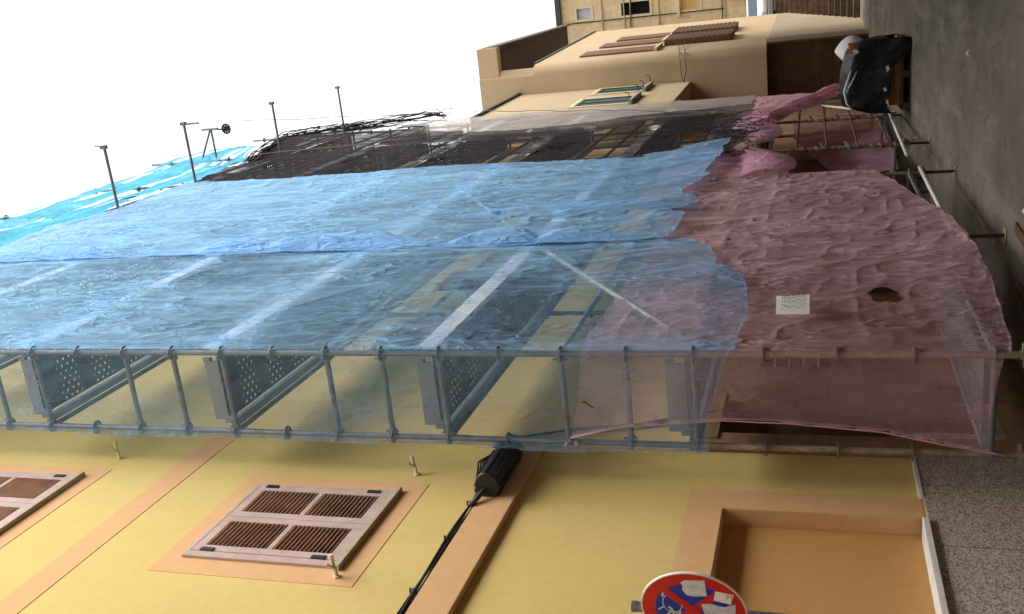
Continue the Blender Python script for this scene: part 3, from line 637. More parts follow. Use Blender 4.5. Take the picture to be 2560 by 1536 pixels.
# pink net, near (end panel + long side)
pt = [(6.5,3.3),(6.9,3.32),(8.3,3.28),(9.76,3.24),(10.9,3.36),(11.7,3.3),(12.5,3.5),(13.3,3.72),(14.1,3.76),(15.6,3.7)]
pb = [(6.5,.40),(6.9,.36),(8.0,.28),(9.0,.26),(10.05,.30),(10.9,.40),(11.9,.58),(12.7,.74),(13.27,.88),(13.29,1.95),(14.5,2.1),(15.6,2.5)]
def fn(U, V):
    s_ = U*(L0+8.95); out = np.clip(s_-L0,0,None); end = np.clip(L0-s_,0,None)
    Y = FR[0]-.038+out; X = XO+.030-end
    zb = np.where(s_ > L0, lerp_tab(Y, pb)+.035*(fbm(Y*2.2,Y*0,3,3)-.5), lerp_tab(X, [(-3.3,.47),(-3.15,.52),(-2.7,.46),(-2.5,.42)]))
    zt = np.where(s_ > L0, lerp_tab(Y, pt)+.04*(fbm(Y*4,Y*0,2,2)-.5), lerp_tab(X, [(-3.24,3.45),(-2.9,3.36),(-2.5,3.31)])); Z = zb+V*(zt-zb); wr, _ = wrinkle(Y*1.1, Z*1.2, 141, .80); f = np.clip(out/.25,0,1)
    X = X+f*(wr*.9+.015*ridge(Y/.3+2*Z, Z/.2, 144)**2+.10*np.clip((.9-Z)/.9,0,1)*np.sin(np.clip(out/5,0,1)*np.pi)); X = np.where(Z > 2.3, X-.001*f, X)
    Y = Y-(1-np.clip(out/.05,0,1))*.012*fbm(X*3,Z*1.5,8,3)
    return X, Y, Z
pl = [(.40,-3.27),(.46,-3.26),(.8,-3.20),(1.18,-3.12),(1.83,-3.07),(2.3,-3.06),(3.09,-3.14),(3.45,-3.235)]
def keep(U, V, X, Y, Z):
    out = U*(L0+8.95)-L0
    hole = (((Y-7.86)/.17)**2+((Z-1.10)/.135)**2) < .35+1.15*fbm(Y*9,Z*9,33,2)
    side = (Y < 15.55) & ~hole
    endk = (X > lerp_tab(Z, pl)+.012*(fbm(Z*6,Z*0,5,2)-.5))
    return np.where(out > 0, side, endk)
def dens(U, V, X, Y, Z):
    out = U*(L0+8.95)-L0; _, cr = wrinkle(Y*1.1, Z*1.2, 141)
    side = .2*(V < .005)+.50+.12*np.clip(cr,0,1)+.10*np.clip((Y-9)/3,0,1)-.22*np.clip((9.2-Y)/2,0,1)*np.clip((2.2-Z)/1,0,1)
    edge = np.clip(1-(X-lerp_tab(Z, pl))/.035, 0, 1)
    return np.where(out > .02, side, .23+.5*edge)
n6 = sheet('pink_net', M['net_pink'], 520, 260, fn, None, keep, dens)
tag(n6, 'dusty pink debris net round the foot of the near scaffold corner', 'net', 'nets hung on the scaffold')
hem = MB(); hem.tube([(p_[1]+.005, FR[0]-.05, p_[0]) for p_ in pl], [.008,.008,.008,.006,.005,.005,.007,.009], 6); hem.tube([(XI+.03,FR[0]-.03,3.46),(XI-.01,FR[0]-.05,3.50),(XI-.03,FR[0]-.02,3.42),(XI+.02,FR[0]-.05,3.40)], .02, 6)
hem.build('knotted_hem', plain('rose_twisted_net', (.50,.27,.33), .9, .2), n6, smooth=True)
# pink net hung short over the open bays, far bay
def fn(U, V):
    Y = 13.25+U*6.6; t_ = V; top = lerp_tab(Y, [(13.2,2.95),(15.4,3.0),(16.2,3.35),(20,3.5)]); b0 = lerp_tab(Y, [(13.2,1.98),(13.5,1.88),(13.9,1.86),(14.4,1.96),(14.9,2.16),(15.3,2.42),(15.6,2.50),(15.9,2.32),(16.4,2.14),(17.0,2.12),(17.7,2.24),(18.4,2.42),(19.8,2.3)])
    Z = b0+V*(top-b0); wr, _ = wrinkle(Y*1.1, Z*1.3, 161, 1.0); X = XO+.03+wr+.13*np.sin(np.clip(1-V*1.5,0,1)*np.pi*.85)*(.35+.65*fbm(Y*1.1,V,162,2)); return X, Y, Z
n7 = sheet('rose_net', M['net_rose'], 240, 110, fn, None, None, lambda U,V,X,Y,Z: .60+.36*fbm(Y*2,Z*2,8,3))
tag(n7, 'rose pink net bunched up in swags above the open scaffold bays', 'net', 'nets hung on the scaffold')
def fn(U, V):
    Y = 18.5+U*4.3; Z = .75+V*2.65; wr, _ = wrinkle(Y*1.2, Z*1.3, 171, 1.3); return XO+.03+wr, Y, Z
n8 = sheet('pink_net', M['net_pink'], 120, 110, fn, None, lambda U,V,X,Y,Z: (Z > lerp_tab(Y, [(18.5,2.35),(19.4,2.1),(20.4,1.6),(21.6,1.2),(23,.9)])), lambda U,V,X,Y,Z: .74+.2*fbm(Y*2,Z*2,3,3))
tag(n8, 'pink net panel on the far end bay beside the garage door', 'net', 'nets hung on the scaffold')
def fn(U, V):
    Y = 17.9+U*4.9; up_ = lerp_tab(Y, [(17.9,2.75),(19.5,2.5),(21,1.95),(22.8,1.42)]); lo = lerp_tab(Y, [(17.9,2.25),(18.8,2.06),(20.0,1.70),(21.2,1.36),(22.8,1.05)])
    Z = lo+V*(up_-lo)+.03*(fbm(Y*3,V*2,191,2)-.5); X = XO+.10+.09*np.sin(V*np.pi)*(.4+.6*fbm(Y*.8,V,192,2))+.06*ridge(V*3.5+.3*Y, Y*.7, 193)**2; return X, Y, Z
sheet('draped_swag', M['net_rose'], 120, 40, fn, n8, None, lambda U,V,X,Y,Z: .74+.2*ridge(V*3, Y*.5, 194))
def fn(U, V):
    Y = 15.8+U*7.0; Z = .40+V*(.9+.75*np.clip(U*1.6,0,1)); wr, _ = wrinkle(Y*1.2, Z, 181, 1.5); return -3.0+wr-.1*V, Y, Z+.25*np.sin(U*np.pi)*(1-V)*-.3
n9 = sheet('crimson_net', M['net_rose'], 120, 70, fn, None, None, lambda U,V,X,Y,Z: .50+.4*fbm(Y*2,Z*2,3,3)-.3*np.clip((U-.55)*3,0,1))
tag(n9, 'dark pink net lying slack against the wall behind the taped poles', 'net', 'nets hung on the scaffold')

# notice pinned on the pink net
t = thing('paper_notice', 'curled white paper notice with rows of print pinned to the pink net', 'notice', (XO+.12, 7.39, 1.8))
def fn(U, V):
    Y = 7.22+U*.34; Z = 1.665+V*.245; return XO+.115+.085*np.sin(U*np.pi)+.02*(1-V)*U, Y, Z
sheet('sheet', M['paper'], 12, 12, fn, t)
pm = MB()
for k in range(11):
    z = 1.70+.0185*k
    if k == 10: continue
    a = 7.25+.02*random.random(); e = 7.25+random.uniform(.16,.27); y = a
    while y < e:
        l = random.uniform(.015,.04); c_ = (y+l/2-7.22)/.34; V_ = (z-1.665)/.245
        pm.obox((XO+.1185+.085*math.sin(c_*math.pi)+.02*(1-V_)*c_, y+l/2, z), (.0004,0,0), (0,l*.42,0), (0,0,.0032)); y += l+.008
pm.build('print', M['faint_ink'], t)
lf = MB(); 
V_ = [(-2.92,6.60,3.335),(-2.90,6.595,3.31),(-2.935,6.598,3.27),(-2.965,6.60,3.235),(-2.955,6.59,3.25),(-2.915,6.588,3.30)]
lf.add(V_+[(x, y-.006, z) for x, y, z in V_], [(0,1,2,3,4,5),(11,10,9,8,7,6)]+[(i,(i+1)%6,(i+1)%6+6,i+6) for i in range(6)])
tag(lf.build('dry_leaf', M['leafbrown']), 'single curled brown leaf caught on the pink net end', 'leaf')

# barrier tape wound round two poles
def tape(x, y, z0, z1, label, seed):
    m = MB(); rr = random.Random(seed); t_ = thing('barrier_tape', label, 'tape', (x, y, z0), 'barrier tape on the poles')
    V = []; F = []; n = 60
    for k in range(n+1):
        a = k*.95; z = z0+(z1-z0)*k/n; r_ = .034+.007*rr.random()
        V += [(x+r_*math.cos(a), y+r_*math.sin(a), z), (x+r_*math.cos(a+.1), y+r_*math.sin(a+.1), z+.065)]
        if k: F.append((2*k-2, 2*k-1, 2*k+1, 2*k))
    m.add(V, F).build('winding', M['tape'], t_, smooth=True)
    m = MB()
    for _ in range(3):
        z = rr.uniform(z0, z1); m.obox((x+.06, y-.02, z), (.035,.004,.02), (0,.004,0), (-.006,0,.016))
    m.tube([(x+.03,y-.03,z0+.05),(x+.07,y-.05,z0),(x+.05,y-.03,z0-.10),(x+.09,y-.06,z0-.16)], [.02,.026,.02,.012], 5); m.build('loose_end', M['tape'], t_)
tape(XO, 15.45, .36, 1.78, 'red and white tape wound thickly round the nearer pole of the open bays', 3)
tape(XO, 18.6, .42, 1.75, 'frayed red and white tape wound round the farther pole beside the plastic sheet', 9)

# ------------------------------------------------------------------ sign
SX, SY, SZ = -3.387, 4.76, 2.303
t = thing('no_stopping_sign', 'round blue no stopping sign with red cross and torn stickers on a grey pole', 'sign', (SX, SY, gz(SY)))
al = R(-14); nrm = Vector((math.sin(al), -math.cos(al), 0)); rgt = Vector((math.cos(al), math.sin(al), 0)); up = Vector((0,0,1)); ctr = Vector((SX, SY, SZ)); Rr = .30
def SP(u, v, d=0.): return ctr+rgt*u+up*v+nrm*d
def ring(mb, r0, r1, d0, d1, n=64):
    V = []; 
    for k in range(n):
        a = 2*math.pi*k/n; ca, sa = math.cos(a), math.sin(a); V += [SP(r0*ca,r0*sa,d1),SP(r1*ca,r1*sa,d1),SP(r1*ca,r1*sa,d0),SP(r0*ca,r0*sa,d0)]
    F = [(4*k+i, 4*k+(i+1)%4, 4*((k+1)%n)+(i+1)%4, 4*((k+1)%n)+i) for k in range(n) for i in range(4)]; mb.add(V, F)
m = MB(); m.tube([SP(0,0,-.012), SP(0,0,.0)], Rr, 64); m.build('plate', M['white'], t, smooth='auto')
m = MB(); ring(m, .218, .292, .0005, .003); rd = m.build('red_border', M['red'], t)
m = MB(); m.tube([SP(0,0,.0005), SP(0,0,.002)], .2175, 64); m.build('blue_field', M['blue'], t, smooth='auto')
m = MB()
for s_ in (1, -1):
    d1 = (rgt+up*s_).normalized(); d2 = (rgt*-s_+up).normalized(); m.obox(ctr+nrm*(.0030+.0004*s_), d1*.222, d2*.026, nrm*.0006)
m.build('red_cross', M['red'], t)
def blob(name, pts, mat, d=.0045):
    V = [SP(u, v, d) for u, v in pts]+[SP(u, v, d-.0008) for u, v in pts]; n = len(pts)
    return MB().add(V, [tuple(range(n)), tuple(range(2*n-1, n-1, -1))]+[(i,(i+1)%n,(i+1)%n+n,i+n) for i in range(n)]).build(name, mat, t)
# (u to the right, v up on the face of the sign; the photograph lies on its side)
blob('sticker', [(.245,.03),(.255,-.08),(.13,-.085),(.12,-.01),(.128,.03),(.17,.05),(.20,.045),(.225,.055)], M['scuff'])
st = blob('sticker', [(.175,-.135),(.155,-.235),(.075,-.215),(.10,-.12)], M['paper'])
m = MB()
for k in range(3): m.obox(SP(.118-.012*k+.03, -.205+.004*k, .0048), rgt*.002, up*.010, nrm*.0003)
for k in range(5): m.obox(SP(.145-.014*k, -.222, .0048), rgt*.004, up*.004, nrm*.0003)
m.build('print', M['ink'], st)
blob('sticker', [(.06,-.05),(.07,-.10),(.05,-.18),(.08,-.24),(-.02,-.235),(-.05,-.20),(-.03,-.13),(-.06,-.11),(-.01,-.06)], M['scuff'])
blob('sticker', [(-.03,-.18),(-.01,-.25),(-.10,-.24),(-.12,-.16),(-.08,-.17)], M['paper'], .0054)
blob('sticker', [(-.06,-.03),(-.05,-.12),(-.13,-.14),(-.17,-.08),(-.13,-.02)], M['scuff'])
m = MB()
def stroke(pts, w=.006):
    for a, b_ in zip(pts, pts[1:]):
        a, b_ = Vector((*a,0)), Vector((*b_,0)); d = (b_-a); q = Vector((-d.y, d.x, 0)).normalized()*w*.5
        m.add([SP(a.x+q.x,a.y+q.y,.0042),SP(b_.x+q.x,b_.y+q.y,.0042),SP(b_.x-q.x,b_.y-q.y,.0042),SP(a.x-q.x,a.y-q.y,.0042)], [(0,1,2,3)])
stroke([(.05+.075*math.cos(a), .115+.055*math.sin(a)) for a in np.linspace(.6, 4.6, 14)], .005)
stroke([(-.05,.15),(.0,.12),(.02,.14)], .014); stroke([(-.045,.115),(-.01,.12),(-.04,.08),(-.005,.075)], .011); stroke([(-.01,.20),(.02,.165)], .010); stroke([(-.06,.07),(-.055,.03)], .006); stroke([(.10,.17),(.13,.16)], .012)
m.build('scratched_marks', M['scuff'], t)
m = MB(); m.tube([(SX-.045,SY+.055,gz(SY)),(SX-.045,SY+.055,2.66)], .030, 14); m.disc((SX-.045,SY+.055,2.655),(0,0,1),.033,.03,14); m.build('post', M['steel'], t, smooth='auto')
m = MB()
for z in (2.12, 2.42): m.box(SX-.10, SX+.10, SY+.014, SY+.024, z-.015, z+.015); m.box(SX-.081, SX-.009, SY+.02, SY+.092, z-.012, z+.012)
m.build('clamp', M['steel'], t)

# ------------------------------------------------------------------ bricks under plastic, sack
PY = 17.5; g0 = gz(PY)
t = thing('brick_pallet', 'stack of orange bricks on a dark wooden pallet under black plastic', 'pallet', (-1.75, PY+.5, g0))
m = MB(); m.box(-2.24, -1.22, PY+.06, PY+.95, g0+.15, g0+.95); m.build('brick_stack', M['brick'], t, bevel=.008)
m = MB()
for x in (-2.30, -1.78, -1.26): m.box(x, x+.10, PY, PY+1.0, g0, g0+.11)
for k in range(6): m.box(-2.32, -1.14, PY+.17*k, PY+.17*k+.12, g0+.11, g0+.148)
m.build('pallet', M['darkwood'], t, bevel=.004)
t2 = tag(sheet('black_plastic_sheet', M['plastic'], 110, 90, lambda U,V: _plastic(U,V)), 'shiny black plastic sheet draped over the brick pallet', 'plastic sheet') if False else None
def _plastic(U, V):
    # a draped cover: V runs from the hanging front edge over the top to the back; U across
    a = U*2-1; X0 = -1.76+a*.57; s_ = V
    prof_y = np.interp(s_, [0,.38,.5,.62,1], [PY-.03,PY-.01,PY+.18,PY+.80,PY+1.05]); prof_z = np.interp(s_, [0,.38,.5,.62,1], [g0+.33,g0+.86,g0+1.02,g0+1.0,g0+.25])
    edge = np.abs(a); down = np.clip((edge-.80)/.20, 0, 1)
    low = np.interp(X0, [-2.35,-2.2,-1.9,-1.6,-1.45,-1.3,-1.15], [.42,.36,.30,.30,.10,-.06,-.12])  # front hem height
    prof_z = np.where(s_ < .38, g0+low+(g0*0+.86-low)*s_/.38, prof_z)
    bulge = .05*fbm(X0*3, s_*5, 201, 3)+.05*ridge(X0*2.2+s_*3, s_*3, 202)**2
    prof_z = prof_z+np.where(s_ > .38, .14*np.cos((a+.2)*1.3)-.05, 0)
    Z = prof_z*(1-down)+(g0+np.clip(prof_z-g0,0,1)*.35+.06)*down
    Y = prof_y-bulge*np.clip(1-s_*1.6,0,1)-.02; X = X0+np.where(down > 0, .06*np.sign(a)*np.sin(down*np.pi), 0)+.02*(fbm(s_*6, X0*4, 203, 2)-.5)
    Z = Z+.03*(fbm(X0*4, s_*4, 204, 3)-.5)
    # the right-hand end sweeps down to the ground
    k = np.clip((X0+1.35)/.30, 0, 1); Z = Z*(1-k*.25)+k*.25*(g0+.05); X = X+k*.10
    return X, Y, Z
pc = thing('black_plastic_sheet', 'shiny black plastic sheet draped over the brick pallet', 'plastic sheet', (-1.73, PY, g0+1))
sheet('cover', M['plastic'], 130, 110, _plastic, pc)
m = MB(); m.tube([(-2.32,PY+.0,g0+.86),(-2.16,PY-.02,g0+.99),(-1.95,PY-.05,g0+1.04),(-1.75,PY-.07,g0+.98),(-1.60,PY-.08,g0+.93)], [.012,.018,.02,.016,.008], 6)
m.tube([(-1.98,PY-.05,g0+1.02),(-1.8,PY-.08,g0+.92),(-1.62,PY-.09,g0+.84)], [.012,.014,.006], 6); m.build('painted_highlight', M['scuff'], pc, smooth=True)  # pale tubes paint the white highlights along the folds of the plastic
for (x, z, dx, dz) in ((-1.30,.86,.03,.06),(-1.62,.36,.05,.035),(-2.18,.36,.06,.03),(-1.95,.40,.03,.03)):
    m = MB(); m.obox((x,PY-.10,g0+z), (dx,0,dz*.4), (0,.004,0), (-dz*.25,0,dz*.6)); m.build('tape_strip', M['scuff'], pc)
def fn(U, V):
    a = U*2*np.pi; v = V*np.pi; r_ = .25*np.sin(v)**.8*(1+.12*np.sin(3*a+1)+.15*(fbm(np.cos(a)*2+5, V*3+np.sin(a)*2, 211, 2)-.5)); return -1.36+r_*np.cos(a)-.05*V, PY+1.15+r_*np.sin(a), g0+.55+.62*(1-V)+.0*a
tag(sheet('white_sack', M['white'], 30, 22, fn), 'crumpled white sack standing behind the black plastic sheet', 'sack')

# ------------------------------------------------------------------ bay house, plaster house
t = thing('bay_house', 'grey beige house with an overhanging bay and two green windows', 'house', (-4, 26, 0))
def bx(y): return -2.65+.0286*(y-23.7)
ya, yb, za, zb = 23.75, 28.18, 4.97, 9.98
m = MB(); m.prism([(bx(ya),ya),(bx(yb),yb),(-4.4,yb),(-4.4,ya)], 'z', za, zb); m.build('bay', M['beige_bay'], t)
m = MB(); m.prism([(-3.52,23.62),(-3.40,28.18),(-10,28.18),(-10,23.62)], 'z', 3.6, 10.4); m.build('wall', M['beige'], t)
m = MB(); m.prism([(-3.52,23.62),(-3.40,28.18),(-10,28.18),(-10,23.62)], 'z', -.2, 3.599); m.build('stone_base', M['oldstone'], t)
m = MB(); m.prism([(bx(ya)+.07,ya-.06),(bx(yb)+.07,yb),(-4.4,yb),(-4.4,ya-.06)], 'z', zb+.001, zb+.09); m.build('coping', M['lead'], t)
def bay_window(y0, y1, z0, z1):
    xm = bx((y0+y1)/2)
    f = MB()
    for (a, b_, c_, d_) in ((y0-.1,y0,z0-.02,z1+.1),(y1,y1+.1,z0-.02,z1+.1),(y0,y1,z1,z1+.1)): f.prism([(bx(a)+.001,a),(bx(b_)+.001,b_),(bx(b_)+.035,b_),(bx(a)+.035,a)], 'z', c_, d_)
    w_ = f.build('window', M['cream'], t)
    MB().prism([(bx(y0)+.002,y0),(bx(y1)+.002,y1),(bx(y1)+.012,y1),(bx(y0)+.012,y0)], 'z', z0, z1).build('pane', M['glass'], w_)
    g = MB()
    for (a, b_, c_, d_) in ((y0,y0+.07,z0,z1),(y1-.07,y1,z0,z1),((y0+y1)/2-.04,(y0+y1)/2+.04,z0,z1),(y0+.07,y1-.07,z0,z0+.08),(y0+.07,y1-.07,z1-.08,z1)): g.prism([(bx(a)+.0125,a),(bx(b_)+.0125,b_),(bx(b_)+.03,b_),(bx(a)+.03,a)], 'z', c_, d_)
    g.build('frame', M['green'], w_)
    MB().prism([(bx(y0)-.0,y0-.15),(bx(y1),y1+.15),(bx(y1)+.12,y1+.15),(bx(y0)+.12,y0-.15)], 'z', z0-.10, z0-.021).build('sill', M['concrete'], w_)
    k = MB()
    for y in (y0-.05, y1+.05): k.tube([(bx(y),y,z0-.05),(bx(y)+.28,y,z0-.03),(bx(y)+.30,y,z0+.06)], .013, 6)
    k.build('line_bracket', M['black_iron'], w_)
bay_window(24.5, 25.8, 6.10, 7.55); bay_window(26.75, 27.85, 6.10, 7.45)
t = thing('plaster_house', 'plain beige plastered house with a rounded corner, garage and roof terrace', 'house', (-3, 31, 0))
def fx(y): return -1.72+.0505*(y-28)
GX0, GX1, GZ = -3.3, -1.74, 2.88
arc = [(-2.0+.30*math.sin(a), 28.5-.30*math.cos(a)) for a in np.linspace(0, math.pi/2, 9)]
arc = [(-9,28.2)]+arc; end = [(fx(37.6),37.6),(-9,37.6)]
m = MB(); m.prism(arc+[(fx(29.6),29.6)]+end, 'z', GZ, 9.55); m.build('wall', M['beige'], t, smooth='auto')
m = MB(); m.prism([(-9,28.2),(-2.3,28.2),(-1.86,28.38),(-1.70,28.75),(-1.70,36.2),(-9,36.2)], 'z', 9.551, 11.0)
m = MB(); m.prism([(-9,28.2),(-2.00,28.2),(-1.80,28.32),(-1.80,28.7),(-9,28.7)], 'z', 9.551, 11.25); m.build('gable_wall', M['beige'], t)
MB().prism([(-9,28.7),(-2.9,28.7),(-2.7,37.6),(-9,37.6)], 'z', 9.551, 11.0).build('terrace_wall', M['brownblind'], t)
m = MB()
for k in range(31): 
    y = 28.75+k*.28; m.box(-2.72+.027*(y-28.7), -2.66+.027*(y-28.7), y, y+.05, 9.56, 10.9)
m.build('terrace_slats', M['scuff'], t)
m = MB(); m.prism([(fx(28.7)-.02,28.72),(fx(37.6)-.02,37.6),(fx(37.6)+.03,37.6),(fx(28.7)+.03,28.72)], 'z', 9.551, 9.66); m.build('terrace_coping', M['lead'], t)
m = MB(); m.prism([(-9,28.55),(-1.12,28.55),(-.92,39.0),(-9,39.0)], 'z', 11.02, 11.20); m.build('roof', M['eave'], t)
m = MB(); m.prism([(-1.14,28.53),(-1.09,28.53),(-.89,39.02),(-.94,39.02)], 'z', 10.86, 11.22); m.build('fascia', M['eave'], t)
m = MB(); m.box(-1.95,-1.10,28.22,28.54,10.62,11.24); m.build('roof_corner', M['beige'], t)
m = MB()
for k in range(7): m.box(-3.5, -1.78, 28.14, 28.2, 11.25, 11.255)
# ground floor: garage opening, rounded pier
m = MB(); m.box(-9, GX0, 28.2, 36.2, -.2, GZ-.001); m.build('ground_wall', M['beige'], t)
pier = [(GX1,28.62)]+[(GX1+.06,28.42)]+[(-1.66,28.36),(-1.60,28.42),(-1.56,28.55),(-1.56,28.8)]+[(fx(29.6)+.02,29.6),(fx(37.6),37.6),(GX1-.3,37.6)]
m = MB(); m.prism(pier, 'z', -.2, GZ-.001); pr = m.build('rounded_pier', M['pier'], t, smooth='auto')
MB().prism([(GX0,28.62),(GX1-.001,28.62),(GX1-.001,28.70),(GX0,28.70)], 'z', -.2, GZ-.002).build('garage_door', M['darkwood'], t)
m = MB()
for k in range(9): m.box(GX0+.03, GX1-.03, 28.605, 28.619, .3+k*.29, .3+k*.29+.018)
m.build('door_batten', plain('dark_red_brown', (.14,.045,.018), .7, .2), t)
m = MB()
for (y0, y1, z0, z1) in ((29.2,30.3,6.10,8.35),(31.2,32.3,6.15,8.15),(32.9,34.0,6.1,7.9)):
    m = MB(); m.prism([(fx(y0),y0),(fx(y1),y1),(fx(y1)+.045,y1),(fx(y0)+.045,y0)], 'z', z0, z1); wd = m.build('window_shutter', M['shutter_dark'], t)
    MB().prism([(fx(y0)+.0,y0-.1),(fx(y1),y1+.1),(fx(y1)+.10,y1+.1),(fx(y0)+.10,y0-.1)], 'z', z0-.09, z0-.002).build('sill', M['cream'], wd)
for (y0, y1, z0, z1) in ((30.2,31.6,3.95,5.95),(32.4,33.9,4.0,6.0)):
    m = MB(); m.prism([(fx(y0),y0),(fx(y1),y1),(fx(y1)+.19,y1),(fx(y0)+.19,y0)], 'z', z0, z1); bb = m.build('blind_box', M['brownblind'], t, bevel=.03)
    s2 = MB()
    for k in range(14):
        z = z0+.1+k*(z1-z0-.2)/13; s2.prism([(fx(y0)+.191,y0+.06),(fx(y1)+.191,y1-.06),(fx(y1)+.204,y1-.06),(fx(y0)+.204,y0+.06)], 'z', z, z+.035)
    s2.build('slats', M['darkwood'], bb)
gm = MB()
for pts in ([(-1.60,1.95),(-1.64,1.88),(-1.60,1.80),(-1.565,1.87),(-1.60,1.95)], [(-1.66,1.72),(-1.58,1.74)], [(-1.69,1.95),(-1.68,1.76)]):
    gm.tube([(x, 28.55, z) for x, z in pts], .008, 5)
gm.build('scrawled_mark', M['black_iron'], pr)
t = thing('laundry_hook', 'small white insulator with wires on the plain beige wall', 'insulator', (-2.75, 28.1, 5.3))
m = MB(); m.tube([(-2.6,28.2,5.2),(-2.6,28.08,5.2),(-2.58,28.05,5.12)], .03, 8); m.build('body', M['ceramic'], t, smooth=True)
m = MB(); m.tube([(-2.58,28.05,5.15),(-2.2,28.0,5.05),(-1.75,28.2,5.1),(-1.5,30,5.3)], .012, 5); m.tube([(-2.58,28.05,5.15),(-2.2,28.0,5.2),(-1.75,28.2,5.25),(-1.5,30,5.5)], .010, 5); m.build('wire', M['black_pl'], t)

# ------------------------------------------------------------------ end house, steps, car
t = thing('stone_house', 'pale limestone house closing the end of the street above the steps', 'house', (1, 45, 0))
EH = 43.0
def xfac(x0, x1, z0, z1, holes, ya, yb):
    xc = sorted({x0,x1,*[q for hh in holes for q in hh[:2]]}); zc = sorted({z0,z1,*[q for hh in holes for q in hh[2:]]}); m = MB()
    for a, b_ in zip(xc, xc[1:]):
        for c_, d_ in zip(zc, zc[1:]):
            if not any(hh[0] <= (a+b_)/2 <= hh[1] and hh[2] <= (c_+d_)/2 <= hh[3] for hh in holes): m.box(a, b_, ya, yb, c_, d_)
    return m
wins = [(-.84,-.39,10.87,11.50),(-.86,-.34,8.31,9.54),(-.87,.10,6.21,7.0),(.6,1.2,8.3,9.6)]
xfac(-3.2, 7, 2.5, 12.2, wins, EH, EH+.35).build('wall', M['limestone'], t)
MB().box(-3.2, 7, EH+.36, EH+6, 2.5, 12.2).build('core', M['beige_bay'], t)
MB().box(-3.3, 7.1, EH-.18, EH+.4, 12.2, 12.42).build('cornice', M['lead'], t)
for (z, hgt) in ((10.37,.04),(9.40,.05),(9.12,.05),(7.92,.03),(5.14,.05)): MB().box(-3.2, 7, EH-.05, EH-.001, z, z+hgt).build('string_course', M['sill'], t)
for w_, mm, fm in zip(wins, ('greywin','dark','ochre','dark'), ('cream','cream','cream','cream')):
    f = xfac(w_[0]-.09, w_[1]+.09, w_[2]-.10, w_[3]+.09, [w_], EH-.03, EH-.001).build('window', M[fm], t)
    MB().box(w_[0], w_[1], EH+.15, EH+.18, w_[2], w_[3]).build('pane', M[mm], f)
MB().box(-1.12, .4, EH-.16, EH-.001, 7.04, 7.16).build('window_hood', M['cream'], t)
m = MB(); m.prism([(EH-.45,5.0),(EH-.002,5.0),(EH-.002,4.2),(EH-.12,4.2),(EH-.2,4.55)], 'x', -.62, -.40); m.build('corbel', M['cream'], t)
m = MB(); m.tube([(-.98,EH-.03,5.16),(-.98,EH-.03,12.0)], .02, 6); m.tube([(-2.4,EH-.06,5.30),(7,EH-.06,5.2)], .02, 6); m.tube([(-2.2,EH-.06,9.3),(-1.0,EH-.06,9.15),(3,EH-.06,8.9)], .015, 6); m.build('wall_cable', M['black_iron'], t)
nst = 15; m = MB()
for k in range(nst):
    y0 = 33.2+k*.36; z = .27+.18*(k+1); m.box(-2.6, 3.4, y0+.02, 39.2, z-.18+.001, z-.035); m.box(-2.6, 3.4, y0, 39.2, z-.034, z)
structure(m.build('stone_steps', M['stepstone']))
structure(MB().box(-3.5, 8, 39.21, 43.0, -.2, 2.97).build('upper_street', M['asphalt']))
t = thing('white_van', 'white van parked at the top of the stone steps before the limestone house', 'van', (-.6, 40.5, 2.97))
# profile in (y,z)
zz = 2.97
prof = [(40.05,zz+.22),(40.0,zz+.30),(40.0,zz+.52),(40.06,zz+.60),(40.85,zz+.76),(41.3,zz+1.18),(41.5,zz+1.24),(42.6,zz+1.24),(42.75,zz+1.0),(42.75,zz+.22)]
m = MB(); m.prism(prof, 'x', -1.46, .18); m.build('body', M['carwhite'], t, bevel=.04)
MB().box(-1.44, .16, 39.95, 40.06, zz+.16, zz+.34).build('bumper', M['bumper'], t, bevel=.02)
m = MB(); a = Vector((0,.45,.42)).normalized(); nn = Vector((0,-a.z,a.y)); m.obox(Vector((-.64,41.08,zz+.975))+nn*.012, (.72,0,0), a*.25, nn*.008); m.build('windscreen', M['glass'], t)
m = MB(); m.box(-1.40, .12, 39.985, 39.999, zz+.36, zz+.39); m.build('grille', M['black_iron'], t)
m = MB(); m.disc((-.64, 39.99, zz+.47), (0,1,0), .06, .02, 16); m.build('emblem', M['bumper'], t)
for x in (-1.28, 0.0):
    m = MB(); m.disc((x, 39.99, zz+.48), (0,1,0), .10, .02, 18); m.build('headlight', M['greywin'], t)
for x in (-1.33, .05):
    for y in (40.45, 42.2):
        m = MB(); m.disc((x, y, zz+.24), (1,0,0), .24, .16, 20); m.build('wheel', M['black_pl'], t)

# ------------------------------------------------------------------ small things on the ground
m = MB()
rr = random.Random(4)
for k in range(46):
    a = rr.uniform(0, 6.28); l = rr.uniform(.08,.20); b0 = Vector((-3.12+rr.uniform(-.08,.08), 15.9+rr.uniform(-.12,.12), gz(15.9))); d = Vector((math.cos(a)*.6, math.sin(a)*.6, rr.uniform(.6,1.2))).normalized(); s_ = d.cross(Vector((0,0,1))).normalized()*.02
    m.add([b0, b0+d*l*.5+s_, b0+d*l, b0+d*l*.5-s_], [(0,1,2,3)])
tag(m.build('weed', M['leaf']), 'small green weed growing at the wall foot between the poles', 'weed')
m = MB(); m.obox((-2.80, 8.55, -.05), (.03,.30,.0), (.05,-.005,.0), (0,0,.015)); tag(m.build('timber_offcut', M['darkwood'], bevel=.004), 'short brown plank lying on the dark ground under the near deck', 'plank')
m = MB(); m.obox((-2.36, 9.0, -.088), (.02,.30,0), (.05,-.004,0), (0,0,.012)); tag(m.build('timber_offcut', M['darkwood'], bevel=.003), 'narrow dark board lying on the street beside the near base plates', 'plank')
